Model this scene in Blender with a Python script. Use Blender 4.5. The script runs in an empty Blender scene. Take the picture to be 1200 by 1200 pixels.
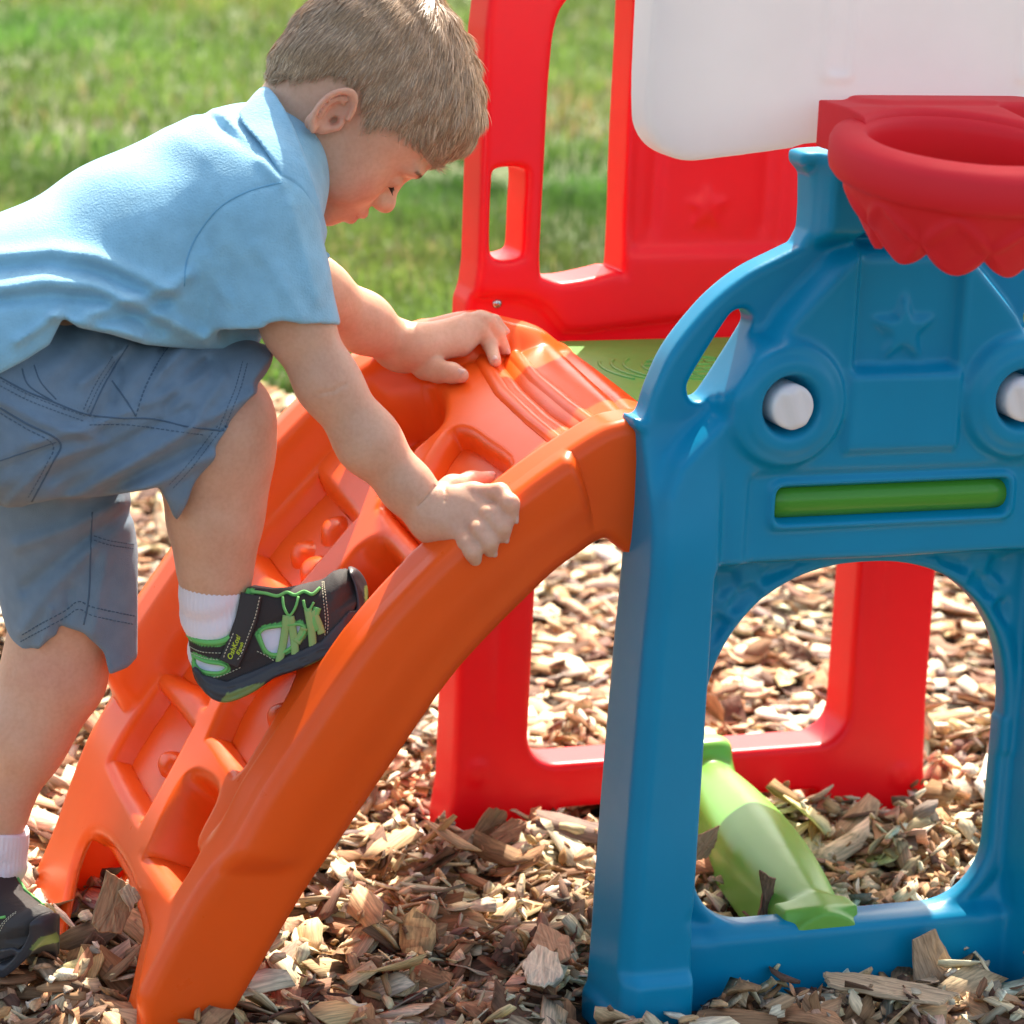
import bpy, bmesh, math, random
import numpy as np
from mathutils import Vector, Matrix
rng = np.random.default_rng(7); random.seed(7)
SC = bpy.context.scene
COL = SC.collection
# ------------------------------------------------------------------ camera
FPX = 3800.0
_p, _th, _ro = math.radians(13.5), math.radians(21.5), math.radians(2.75)
FW = np.array([math.sin(_th)*math.cos(_p), math.cos(_th)*math.cos(_p), -math.sin(_p)])
_r0 = np.array([math.cos(_th), -math.sin(_th), 0.0]); _u0 = np.cross(_r0, FW)
RT = _r0*math.cos(_ro)+_u0*math.sin(_ro); UP = -_r0*math.sin(_ro)+_u0*math.cos(_ro)
def ray(x, y): return FW+RT*(x-600)/FPX+UP*(600-y)/FPX
CAM = -ray(750, 1190)*2.9
def P(x, y, Y):                       # a traced image point laid on the upright plane at depth Y
    d = ray(x, y); return CAM+d*((Y-CAM[1])/d[1])
def PG(x, y, z=0.0):
    d = ray(x, y); return CAM+d*((z-CAM[2])/d[2])
def pix(p):                           # world -> image, used to lay traced reliefs on curved surfaces
    q = np.asarray(p)-CAM; w = q@FW
    return 600+FPX*(q@RT)/w, 600-FPX*(q@UP)/w
def PL(pts, Y): return [tuple(P(x, y, Y)[[0, 2]]) for x, y in pts]

cam = bpy.data.cameras.new('camera'); camo = bpy.data.objects.new('camera', cam); COL.objects.link(camo)
m = Matrix([[RT[0], UP[0], -FW[0], CAM[0]], [RT[1], UP[1], -FW[1], CAM[1]], [RT[2], UP[2], -FW[2], CAM[2]], [0, 0, 0, 1]])
camo.matrix_world = m
cam.sensor_width = 36.0; cam.lens = FPX/1200*36.0; cam.clip_end = 500; cam.clip_start = .05
cam.dof.use_dof = True; cam.dof.focus_distance = 2.93; cam.dof.aperture_fstop = 8.0
SC.camera = camo
# ------------------------------------------------------------------ light
SUN = np.array([.50*math.cos(math.radians(49.5)), .866*math.cos(math.radians(49.5)), math.sin(math.radians(49.5))])
w = bpy.data.worlds.new('World'); SC.world = w; w.use_nodes = True
nt = w.node_tree; bg = nt.nodes['Background']
sky = nt.nodes.new('ShaderNodeTexSky'); sky.sky_type = 'NISHITA'; sky.sun_disc = False
sky.sun_elevation = math.radians(49.5); sky.sun_rotation = math.atan2(SUN[0], SUN[1])
tn = nt.nodes.new('ShaderNodeMix'); tn.data_type = 'RGBA'; tn.blend_type = 'MULTIPLY'; tn.inputs[0].default_value = 1; tn.inputs[7].default_value = (1.08, 1.0, .88, 1)
nt.links.new(sky.outputs[0], tn.inputs[6]); nt.links.new(tn.outputs[2], bg.inputs[0]); bg.inputs[1].default_value = .15; sky.dust_density = 3.0
sl = bpy.data.lights.new('sun', 'SUN'); sl.energy = 4.3; sl.angle = math.radians(.5); sl.color = (1, .92, .79)
so = bpy.data.objects.new('sun', sl); COL.objects.link(so)
so.rotation_euler = Vector(-SUN).to_track_quat('-Z', 'Y').to_euler(); so.location = (3, 5, 6)
vs = SC.view_settings; vs.view_transform = 'Standard'; vs.look = 'None'; vs.exposure = 1.4; vs.gamma = 1.0
SC.cycles.max_bounces = 8; SC.cycles.diffuse_bounces = 4; SC.cycles.transmission_bounces = 6
SC.cycles.use_denoising = True; SC.cycles.sample_clamp_indirect = 6
# ------------------------------------------------------------------ helpers
def tag(o, label=None, cat=None, group=None, kind=None):
    if label: o['label'] = label
    if cat: o['category'] = cat
    if group: o['group'] = group
    if kind: o['kind'] = kind
    return o
def empty(name, loc=(0, 0, 0)):
    o = bpy.data.objects.new(name, None); o.location = loc; o.empty_display_size = .05; COL.objects.link(o); return o
def link(name, V, F, mats, parent=None, smooth=True, mi=None, vcol=None, uv=None):
    me = bpy.data.meshes.new(name)
    V = np.asarray(V, dtype=np.float32)
    if isinstance(F, np.ndarray):
        n, k = F.shape
        me.vertices.add(len(V)); me.vertices.foreach_set('co', V.ravel())
        me.loops.add(n*k); me.loops.foreach_set('vertex_index', F.astype(np.int32).ravel())
        me.polygons.add(n); me.polygons.foreach_set('loop_start', np.arange(0, n*k, k, dtype=np.int32))
        me.update(calc_edges=True)
    else:
        me.from_pydata([tuple(map(float, v)) for v in V], [], [tuple(int(i) for i in f) for f in F])
    for m_ in (mats if isinstance(mats, (list, tuple)) else [mats]): me.materials.append(m_)
    if mi is not None: me.polygons.foreach_set('material_index', np.asarray(mi, dtype=np.int32))
    if smooth: me.polygons.foreach_set('use_smooth', np.ones(len(me.polygons), dtype=bool))
    if vcol is not None:
        a = me.color_attributes.new('Col', 'FLOAT_COLOR', 'POINT')
        c = np.ones((len(V), 4), dtype=np.float32); c[:, :3] = vcol; a.data.foreach_set('color', c.ravel())
    if uv is not None:
        a = me.attributes.new('grain', 'FLOAT_VECTOR', 'POINT'); a.data.foreach_set('vector', np.asarray(uv, dtype=np.float32).ravel())
    me.validate(); me.update()
    o = bpy.data.objects.new(name, me); COL.objects.link(o)
    if parent is not None:
        o.parent = parent; bpy.context.view_layer.update() if False else None
        o.matrix_parent_inverse = Matrix.Translation(-Vector(parent_world(parent)))
    return o
def parent_world(p):
    v = Vector(p.location)
    q = p.parent
    while q is not None: v += Vector(q.location)*0; q = q.parent
    return v if p.parent is None else Vector((0, 0, 0))
class MB:                             # collects pieces into one mesh
    def __init__(s): s.V = []; s.F = []; s.M = []; s.n = 0
    def add(s, V, F, mi=0):
        V = np.asarray(V, float)
        s.V.append(V); s.F += [tuple(int(i)+s.n for i in f) for f in F]; s.M += [mi]*len(F); s.n += len(V)
    def link(s, name, mats, parent=None, smooth=True):
        return link(name, np.concatenate(s.V), s.F, mats, parent, smooth, s.M)
def nets(f, lo, hi, h, smooth=1):
    """surface nets over a signed distance function f(X,Y,Z) given broadcastable grids"""
    ax = [np.arange(lo[i], hi[i]+h, h, dtype=np.float32) for i in range(3)]
    nx, ny, nz = map(len, ax)
    D = np.empty((nx, ny, nz), np.float32)
    st = max(1, int(1.5e6/(ny*nz)))
    for i in range(0, nx, st):
        D[i:i+st] = f(ax[0][i:i+st, None, None], ax[1][None, :, None], ax[2][None, None, :])
    D[0] = D[-1] = 1; D[:, 0] = D[:, -1] = 1; D[:, :, 0] = D[:, :, -1] = 1
    D = np.where(D == 0, 1e-7, D)
    S = D < 0
    c = S[:-1, :-1, :-1].astype(np.int8)
    for dx, dy, dz in ((1,0,0),(0,1,0),(0,0,1),(1,1,0),(1,0,1),(0,1,1),(1,1,1)):
        c += S[dx:nx-1+dx, dy:ny-1+dy, dz:nz-1+dz]
    act = (c > 0) & (c < 8)
    I = np.argwhere(act); idx = np.full(act.shape, -1, np.int32); idx[act] = np.arange(len(I))
    acc = np.zeros((len(I), 3)); cnt = np.zeros(len(I))
    cor = [(a, b, c_) for a in (0, 1) for b in (0, 1) for c_ in (0, 1)]
    dv = {q: D[I[:, 0]+q[0], I[:, 1]+q[1], I[:, 2]+q[2]] for q in cor}
    for a in cor:
        for k in range(3):
            if a[k] == 0:
                b = list(a); b[k] = 1; b = tuple(b)
                da, db = dv[a], dv[b]; mk = (da < 0) != (db < 0)
                t = np.where(mk, da/np.where(mk, da-db, 1), 0)
                p = np.array(a, float)[None]+np.zeros((len(I), 1)); p = p.copy(); p[:, k] = t
                acc += np.where(mk[:, None], p, 0); cnt += mk
    V = (I+acc/cnt[:, None])*h+np.array(lo)
    Fs = []
    for k, (u, v_) in enumerate(((1, 2), (2, 0), (0, 1))):
        A = S; sl1 = [slice(None)]*3; sl2 = [slice(None)]*3; sl1[k] = slice(0, -1); sl2[k] = slice(1, None)
        a, b = A[tuple(sl1)], A[tuple(sl2)]
        E = np.argwhere(a != b); 
        ok = (E[:, u] > 0) & (E[:, v_] > 0) & (E[:, u] < D.shape[u]-1) & (E[:, v_] < D.shape[v_]-1); E = E[ok]
        ins = A[tuple(E.T)]
        def cell(du, dv_):
            q = E.copy(); q[:, u] -= du; q[:, v_] -= dv_; return idx[tuple(q.T)]
        Q = np.stack([cell(0, 0), cell(1, 0), cell(1, 1), cell(0, 1)], 1)
        Q[~ins] = Q[~ins][:, ::-1]
        Fs.append(Q)
    F = np.concatenate(Fs); F = F[(F >= 0).all(1)]
    for _ in range(smooth):
        s = np.zeros_like(V); n = np.zeros(len(V))
        for a, b in ((0, 1), (1, 2), (2, 3), (3, 0)):
            np.add.at(s, F[:, a], V[F[:, b]]); np.add.at(n, F[:, a], 1)
            np.add.at(s, F[:, b], V[F[:, a]]); np.add.at(n, F[:, b], 1)
        V = V*.45+.55*s/np.maximum(n, 1)[:, None]
    return V, F
def smin(a, b, k):
    h = np.maximum(k-np.abs(a-b), 0)/k
    return np.minimum(a, b)-h*h*k*.25
def smax(a, b, k): return -smin(-a, -b, k)
def rcone(X, Y, Z, a, b, ra, rb, sy=1.0):
    """tapered capsule; sy squashes it along world Y"""
    a = np.asarray(a, float); b = np.asarray(b, float); ab = b-a; L2 = float(ab@ab)+1e-12
    px, py, pz = X-a[0], Y-a[1], Z-a[2]
    t = np.clip((px*ab[0]+py*ab[1]+pz*ab[2])/L2, 0, 1)
    dx, dy, dz = px-t*ab[0], (py-t*ab[1])/sy, pz-t*ab[2]
    return np.sqrt(dx*dx+dy*dy+dz*dz)-(ra+(rb-ra)*t)
def ell(X, Y, Z, c, r, M=None):
    dx, dy, dz = X-c[0], Y-c[1], Z-c[2]
    if M is not None:
        dx, dy, dz = (M[0][0]*dx+M[0][1]*dy+M[0][2]*dz, M[1][0]*dx+M[1][1]*dy+M[1][2]*dz, M[2][0]*dx+M[2][1]*dy+M[2][2]*dz)
    q = np.sqrt((dx/r[0])**2+(dy/r[1])**2+(dz/r[2])**2)+1e-9
    g = np.sqrt((dx/r[0]**2)**2+(dy/r[1]**2)**2+(dz/r[2]**2)**2)+1e-9
    return q*(q-1)/g
def spline(pts, n=8, closed=True):
    pts = np.asarray(pts, float); N = len(pts); out = []
    R = range(N) if closed else range(N-1)
    for i in R:
        if closed: p0, p1, p2, p3 = pts[i-1], pts[i], pts[(i+1) % N], pts[(i+2) % N]
        else: p0, p1, p2, p3 = pts[max(i-1, 0)], pts[i], pts[i+1], pts[min(i+2, N-1)]
        for t in np.linspace(0, 1, n, endpoint=False):
            out.append(.5*((2*p1)+(-p0+p2)*t+(2*p0-5*p1+4*p2-p3)*t*t+(-p0+3*p1-3*p2+p3)*t**3))
    if not closed: out.append(pts[-1])
    return np.array(out)
def polysd(U, W, poly):
    """signed distance to a closed 2D polygon (negative inside)"""
    poly = np.asarray(poly, float); sh = np.broadcast(U, W).shape
    U = np.broadcast_to(U, sh).astype(np.float32); W = np.broadcast_to(W, sh).astype(np.float32)
    d = np.full(sh, 1e9, np.float32); ins = np.zeros(sh, bool)
    for a, b in zip(poly, np.roll(poly, -1, 0)):
        e = b-a; L = float(e@e)+1e-14
        pu, pw = U-a[0], W-a[1]
        t = np.clip((pu*e[0]+pw*e[1])/L, 0, 1)
        d = np.minimum(d, (pu-t*e[0])**2+(pw-t*e[1])**2)
        cr = ((a[1] > W) != (b[1] > W))
        xx = (b[0]-a[0])*(W-a[1])/((b[1]-a[1]) if abs(b[1]-a[1]) > 1e-12 else 1e-12)+a[0]
        ins ^= cr & (U < xx)
    d = np.sqrt(d); return np.where(ins, -d, d)
def linesd(U, W, pts):
    pts = np.asarray(pts, float); d = None
    for a, b in zip(pts[:-1], pts[1:]):
        e = b-a; L = float(e@e)+1e-14
        t = np.clip(((U-a[0])*e[0]+(W-a[1])*e[1])/L, 0, 1)
        q = (U-a[0]-t*e[0])**2+(W-a[1]-t*e[1])**2
        d = q if d is None else np.minimum(d, q)
    return np.sqrt(d)
def sst(x, a, b):
    t = np.clip((x-a)/(b-a), 0, 1); return t*t*(3-2*t)
def blur(A, n=1):
    for _ in range(n):
        B = A.copy()
        B[1:-1] = (A[:-2]+2*A[1:-1]+A[2:])/4; A = B.copy()
        A[:, 1:-1] = (B[:, :-2]+2*B[:, 1:-1]+B[:, 2:])/4
    return A
def plate(x0, x1, z0, z1, h, d2f, ff, bf, r=.006, bl=2, ylo=-.1, yhi=.2, smooth=2):
    """molded plate: outline d2f(x,z), front surface y=ff(x,z), back y=bf(x,z), rounded by r"""
    ax = np.arange(x0, x1+h, h, dtype=np.float32); az = np.arange(z0, z1+h, h, dtype=np.float32)
    X, Z = ax[:, None], az[None, :]
    d2 = d2f(X, Z); Fy = blur(np.broadcast_to(ff(X, Z), d2.shape).astype(np.float32), bl); By = blur(np.broadcast_to(bf(X, Z), d2.shape).astype(np.float32), bl)
    def f(Xg, Yg, Zg):
        i0 = int(round((float(Xg.ravel()[0])-x0)/h)); n = Xg.shape[0]
        D2 = d2[i0:i0+n, None, :Zg.shape[2]]; a = Fy[i0:i0+n, None, :Zg.shape[2]]; b = By[i0:i0+n, None, :Zg.shape[2]]
        qy = np.maximum(a-Yg, Yg-b)+r; qx = D2+r
        return np.sqrt(np.maximum(qx, 0)**2+np.maximum(qy, 0)**2)+np.minimum(np.maximum(qx, qy), 0)-r
    return nets(f, (x0, ylo, z0), (x1-h, yhi, z1-h), h, smooth)
def tube(pts, r, n=8, cap=True, sq=1.0, nrm=None):
    """tube along points with radius r (scalar or list); returns V,F"""
    pts = np.asarray(pts, float); N = len(pts); r = np.broadcast_to(r, N)
    T = np.gradient(pts, axis=0); T /= np.linalg.norm(T, axis=1)[:, None]+1e-12
    ref = np.array(nrm if nrm is not None else (0, 1, 0), float)
    V = []; 
    for i in range(N):
        a = ref-T[i]*(ref@T[i]); a /= np.linalg.norm(a)+1e-12; b = np.cross(T[i], a)
        for k in range(n):
            t = 2*math.pi*k/n; V.append(pts[i]+r[i]*(math.cos(t)*a*sq+math.sin(t)*b))
    F = [(i*n+k, i*n+(k+1) % n, (i+1)*n+(k+1) % n, (i+1)*n+k) for i in range(N-1) for k in range(n)]
    if cap: F += [tuple(range(n))[::-1], tuple((N-1)*n+k for k in range(n))]
    return V, F
# ------------------------------------------------------------------ materials
def mat(name, base, rough=.5, spec=.5, **kw):
    m = bpy.data.materials.new(name); m.use_nodes = True
    b = m.node_tree.nodes['Principled BSDF']
    b.inputs['Base Color'].default_value = (*base, 1); b.inputs['Roughness'].default_value = rough
    b.inputs['Specular IOR Level'].default_value = spec
    for k, v in kw.items(): b.inputs[k].default_value = v
    return m
def nodes(m): return m.node_tree.nodes, m.node_tree.links, m.node_tree.nodes['Principled BSDF']
def noisebump(m, scale, strength, dist=.001, detail=4, scale2=None, st2=.2, d2=.001):
    N, L, b = nodes(m)
    tc = N.new('ShaderNodeTexCoord'); n = N.new('ShaderNodeTexNoise'); n.inputs['Scale'].default_value = scale; n.inputs['Detail'].default_value = detail
    bp = N.new('ShaderNodeBump'); bp.inputs['Strength'].default_value = strength; bp.inputs['Distance'].default_value = dist
    L.new(tc.outputs['Object'], n.inputs['Vector']); L.new(n.outputs[0], bp.inputs['Height']); L.new(bp.outputs[0], b.inputs['Normal'])
    if scale2:
        n2 = N.new('ShaderNodeTexNoise'); n2.inputs['Scale'].default_value = scale2
        bp2 = N.new('ShaderNodeBump'); bp2.inputs['Strength'].default_value = st2; bp2.inputs['Distance'].default_value = d2
        L.new(tc.outputs['Object'], n2.inputs['Vector']); L.new(n2.outputs[0], bp2.inputs['Height']); L.new(bp.outputs[0], bp2.inputs['Normal']); L.new(bp2.outputs[0], b.inputs['Normal'])
    return m
def mottle(m, c1, c2, scale, detail=3, rough=None):
    N, L, b = nodes(m)
    tc = N.new('ShaderNodeTexCoord'); n = N.new('ShaderNodeTexNoise'); n.inputs['Scale'].default_value = scale; n.inputs['Detail'].default_value = detail
    mx = N.new('ShaderNodeMix'); mx.data_type = 'RGBA'; mx.inputs[6].default_value = (*c1, 1); mx.inputs[7].default_value = (*c2, 1)
    cr = N.new('ShaderNodeValToRGB'); cr.color_ramp.elements[0].position = .35; cr.color_ramp.elements[1].position = .65
    L.new(tc.outputs['Object'], n.inputs['Vector']); L.new(n.outputs[0], cr.inputs[0]); L.new(cr.outputs[0], mx.inputs[0]); L.new(mx.outputs[2], b.inputs['Base Color'])
    if rough:
        mr = N.new('ShaderNodeMapRange'); mr.inputs[3].default_value = rough[0]; mr.inputs[4].default_value = rough[1]
        n3 = N.new('ShaderNodeTexNoise'); n3.inputs['Scale'].default_value = scale*6; n3.inputs['Detail'].default_value = 6
        L.new(tc.outputs['Object'], n3.inputs['Vector']); L.new(n3.outputs[0], mr.inputs[0]); L.new(mr.outputs[0], b.inputs['Roughness'])
    return m
def plastic(name, c, r=(.3, .42), sss=.0, trans=.0):
    m = mat(name, c, .35, .33)
    d = tuple(x*.93 for x in c)
    mottle(m, c, d, 9, 4, r)
    noisebump(m, 14, .06, .004, 2, 420, .10, .0004)
    if trans > 0:
        N, L, b = nodes(m); out = N['Material Output']
        t = N.new('ShaderNodeBsdfTranslucent'); t.inputs[0].default_value = (*[min(1, x*1.0) for x in c], 1)
        ms = N.new('ShaderNodeMixShader'); ms.inputs[0].default_value = trans
        L.new(b.outputs[0], ms.inputs[1]); L.new(t.outputs[0], ms.inputs[2]); L.new(ms.outputs[0], out.inputs[0])
    return m
M_OR = plastic('orange_plastic', (1.0, .125, .012), (.24, .36), trans=.15)
M_RED = plastic('red_plastic', (.86, .008, .018), (.3, .42), trans=.22)
M_BLUE = plastic('blue_plastic', (.0, .265, .47), (.28, .40), trans=.05)
M_GREEN = plastic('green_plastic', (.14, .40, .07), (.3, .45), trans=.15)
M_LIME = plastic('lime_plastic', (.22, .54, .09), (.25, .4), trans=.2)
M_WHITE = plastic('white_plastic', (.86, .84, .83), (.35, .5), trans=.3)
M_KNOB = plastic('knob_plastic', (.84, .83, .82), (.15, .25))
M_HOOP = plastic('hoop_plastic', (.90, .022, .034), (.5, .62), trans=.12)
M_STEEL = mat('screw_steel', (.5, .5, .52), .25, .5, Metallic=1.0)
M_DARK = mat('dark_gap', (.01, .012, .015), .6)
# ================================================================== CLIMBER
YR = .52                               # front face of the red panel
XC = .227                              # middle of the blue panel
climber = empty('play_climber', (0, 0, 0))
tag(climber, 'plastic play climber with orange ramp, blue arched panel, red side panel and hoop', 'play climber')
def mirror(pts): return pts+[(2*XC-x, z) for x, z in pts[::-1]]
def circ(X, Z, c, r): return np.sqrt((X-c[0])**2+(Z-c[1])**2)-r
# ---- blue panel
ol = PL([(1068, 168), (1000, 172), (952, 174), (931, 176), (930, 190), (941, 203), (941, 240), (939, 268), (930, 285), (905, 297), (870, 315), (835, 342), (803, 377), (778, 412), (760, 452), (749, 484), (735, 486), (736, 497), (743, 505), (744, 540)], .066)+PL([(742, 590)], .066)+PL([(735, 660), (725, 760), (713, 900), (703, 1030), (697, 1120), (694, 1155), (688, 1166), (687, 1215)], .068)
ol += [(.062, -.034), (.066, -.028), (.10, -.024)]
arc_ = spline(np.array(ol)[8:17], 5, False); ol = [tuple(map(float, q)) for q in ol[:8]]+[tuple(map(float, q)) for q in arc_]+[tuple(map(float, q)) for q in ol[17:]]
blue_out = mirror(ol)
knobc = P(931, 478, 0)[[0, 2]]
hs = spline(PL([(870, 361), (878, 374), (870, 392), (830, 455), (818, 467), (806, 466), (801, 455), (806, 438), (845, 375), (858, 362)], .06), 5)
hs2 = hs.copy(); hs2[:, 0] = 2*XC-hs2[:, 0]
OX, OZ0, OZ1 = .154, .052, .392
def blue_open(X, Z):
    # arch: wide flat-topped arch over a rounded box bottom
    u = np.abs(X-XC); r = .155
    zc = OZ1-.158
    top = (((np.maximum(u, 0)/.156)**2.3+(np.maximum(Z-zc, 0)/.158)**2.3)**(1/2.3)-1)*.156
    rb = .06
    q1 = u-(.153-rb); q2 = (OZ0+rb)-Z
    bot = np.sqrt(np.maximum(q1, 0)**2+np.maximum(q2, 0)**2)+np.minimum(np.maximum(q1, q2), 0)-rb
    return np.where(Z > zc, top, bot)
slot = PL([(912, 578), (1183, 557), (1183, 596), (912, 617)], .02)
sx0, sx1 = min(p[0] for p in slot), max(p[0] for p in slot); sxh = (XC-sx0); szc = np.mean([p[1] for p in slot]); szh = .0155
def rbox(X, Z, c, hx, hz, r):
    a = np.abs(X-c[0])-hx+r; b = np.abs(Z-c[1])-hz+r
    return np.sqrt(np.maximum(a, 0)**2+np.maximum(b, 0)**2)+np.minimum(np.maximum(a, b), 0)-r
def blue_d2(X, Z):
    d = polysd(X, Z, blue_out)
    d = smax(d, -blue_open(X, Z), .008)
    d = np.maximum(d, -polysd(X, Z, hs)); d = np.maximum(d, -polysd(X, Z, hs2))
    return d
# raised body, posts
bodyL = PL([(1001, 286), (983, 302), (922, 367), (872, 442), (846, 480), (812, 512), (785, 540), (768, 580), (758, 640), (748, 760), (736, 900), (726, 1030), (719, 1120), (712, 1230), (900, 1230)], .03)
body = bodyL+[(2*XC-x, z) for x, z in bodyL[::-1]]
ctrL = [P(1001, 290, .03)[[0, 2]], P(1001, 447, .03)[[0, 2]]]
starc = P(1056, 386, .03)[[0, 2]]
star = [(starc[0]+(.034 if k % 2 == 0 else .014)*math.sin(k*math.pi/5), starc[1]+(.034 if k % 2 == 0 else .014)*math.cos(k*math.pi/5)) for k in range(10)]
sp = [PL(q, .055) for q in ([(842, 672), (868, 668), (872, 690), (845, 706)], [(893, 668), (938, 662), (935, 672), (898, 690)], [(868, 694), (888, 686), (898, 700), (866, 724), (856, 716)], [(840, 722), (856, 727), (862, 732), (836, 762)])]
wz = float(P(880, 657, .05)[2])        # underside of the body where the web begins
def blue_front(X, Z):
    u = np.abs(X-XC)
    y = (.062-.014*sst(Z, wz-.004, wz+.004)+0*X).astype(np.float32)
    bd = polysd(X, Z, body)
    y = y-.030*sst(-bd, -.001, .006)*sst(Z, wz-.004, wz+.004)
    # column
    colx = .0855
    y = np.where(Z > 0, y-.03*sst(colx-u, -.002, .004)*sst(Z, .682, .704), y)
    y += .012*sst(.047-u, 0, .005)*sst(Z, .675, .69)
    # cap
    y -= .006*sst(Z, .752, .757)*sst(.097-u, -.002, .003)
    # posts, standing proud of the body below and melting into its shoulders
    pin = .172
    post = sst(u-pin, -.004, .006)*sst(.54-Z, 0, .13)
    edge = polysd(X, Z, blue_out)
    ypost = .002+.010*(1-sst(-edge, .001, .013))
    y = y*(1-post)+ypost*post
    # post foot
    y -= .010*sst(.035-Z, -.002, .006)*post
    # centre recess
    y += .010*sst(.052-u, -.001, .004)*sst(Z, .578, .582)*sst(.70-Z, 0, .01)
    y -= .006*sst(.055-u, -.001, .003)*sst(Z, .505, .508)*sst(.578-Z, -.001, .003)
    y -= .006*sst(-polysd(X, Z, star), -.001, .002)
    # vertical crease lines
    y -= .004*np.exp(-((u-.054)/.003)**2)*sst(Z, .50, .51)*sst(.70-Z, 0, .01)
    # knob discs
    for kx in (knobc[0], 2*XC-knobc[0]):
        r = circ(X, Z, (kx, knobc[1]), 0)
        y = np.where(r < .056, np.minimum(y, .018), y)
        y -= .010*sst(.056-r, -.002, .003)
        y -= .004*sst(.044-r, -.001, .003)
        y += .03*sst(.0245-r, -.001, .002)
    # slot
    sd = rbox(X, Z, (XC, szc), sxh, szh, .004)
    y += .020*sst(-sd, -.001, .002)
    y -= .003*np.exp(-((sd-.004)/.003)**2)
    # ledge under the slot
    y += .006*sst(rbox(X, Z, (XC, szc-.012), sxh+.03, .052, .02)*-1, -.002, .004)*(sd > .006)*sst(szc+.030-Z, -.002, .003)
    # web spandrels
    for q in sp:
        for s in (0, 1):
            qq = [(2*XC-a, b) for a, b in q] if s else q
            y += .006*sst(-polysd(X, Z, qq), -.001, .0025)
    od = blue_open(X, Z)
    y -= .004*sst(.014-od, -.001, .003)*(Z > .2)
    # bottom bar, swelling
    y -= .016*sst(.050-Z, -.004, .006)*(1-post)
    for s in (-1, 1):
        ld = linesd(X, Z, [(XC+s*.142, .050), (XC+s*.178, .085)])
        y += .004*np.exp(-(ld/.006)**2)
    return y
def blue_back(X, Z):
    u = np.abs(X-XC)
    return .086-.02*sst(Z, .42, .50)*0-.003*sst(Z, .5, .54)+0*X
V, F = plate(-.06, .52, -.035, .80, .0025, blue_d2, blue_front, blue_back, .0065, 2, -.03, .125, 2)
blue = link('blue_panel', V, F, M_BLUE, climber); tag(blue, 'blue arched panel with two white knobs and a green slot bar')
# slot bar (green roller seen in the slot)
bar = []
t = np.linspace(XC-sxh-.004, XC+sxh+.004, 12)
V, F = tube([(x, .0395, szc+.0005) for x in t], .0165, 20, nrm=(0, 1, 0)); link('slot_bar', V, F, plastic('bar_green', (.07, .30, .03), (.2, .3)), blue)
# knobs with a finger ridge
for kx in (knobc[0], 2*XC-knobc[0]):
    def fk(X, Y, Z):
        r = np.sqrt((X-kx)**2+(Z-knobc[1])**2)
        d = np.maximum(r-(.0205+(Y+.01)*.06), np.maximum(-.006-Y+0*r, Y-.04))
        d = smax(r-.0200, np.abs(Y-.020)-.020, .005)
        u = (X-kx)*math.cos(.35)+(Z-knobc[1])*math.sin(.35); v_ = -(X-kx)*math.sin(.35)+(Z-knobc[1])*math.cos(.35)
        grip = smax(np.sqrt((u/1.0)**2+(Y-.004)**2)-.0085, np.sqrt(v_**2+(Y-.004)**2*0)-.018, .006)
        return smin(d, grip, .004)
    V, F = nets(fk, (kx-.028, -.028, knobc[1]-.028), (kx+.028, .046, knobc[1]+.028), .0011, 1)
    link('knob', V, F, M_KNOB, blue)
# ---- red panel
rl = PL([(548, 30), (545, 120), (543, 200), (540, 300), (536, 330), (530, 347), (528, 400), (524, 500), (519, 640), (514, 800), (510, 905), (503, 945), (503, 985)], YR+.056)
r_out = [(.12, -.035), (.13, .01)]+[(.43, .008), (.45, -.03), (.566, -.035), (.566, .0), (.562, .02), (.558, .10), (.557, .263), (.560, .46), (.566, .52), (.566, .86), (.55, .93), (.50, .985), (.40, 1.02), (.24, 1.03), (.12, 1.015), (.065, .985), (.03, .94), (.014, .89)]+rl
win = spline(PL([(690, -12)], YR)+PL([(716, -16), (721, 5), (714, 150), (708, 300), (701, 308)], YR+.055)+PL([(668, 331), (643, 327), (635, 312), (640, 200), (646, 87), (653, 30), (666, 2)], YR), 4)
hsl = spline(PL([(594, 190), (600, 202), (598, 240), (596, 284), (592, 293)], YR+.045)+PL([(592, 306), (580, 302), (576, 287), (578, 215), (583, 199)], YR), 4)
lox = (.0905, .462)
def red_low(X, Z):
    return rbox(X, Z, ((lox[0]+lox[1])/2, .235), (lox[1]-lox[0])/2, .175, .034)
def red_d2(X, Z):
    d = polysd(X, Z, r_out)
    for q in (win, hsl): d = smax(d, -polysd(X, Z, q), .004)
    win_r = rbox(X, Z, (.435, .79), .045, .15, .03)
    d = smax(d, -win_r, .004)
    return smax(d, -red_low(X, Z), .004)
rstar_c = P(832, 245, YR)[[0, 2]]
rstar = [(rstar_c[0]+(.026 if k % 2 == 0 else .011)*math.sin(k*math.pi/5), rstar_c[1]+(.026 if k % 2 == 0 else .011)*math.cos(k*math.pi/5)) for k in range(10)]
skirt = PL([(520, 352), (552, 347), (618, 349), (640, 360), (662, 388), (690, 388), (860, 366), (1300, 330), (1300, 460), (520, 460)], YR)
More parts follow.
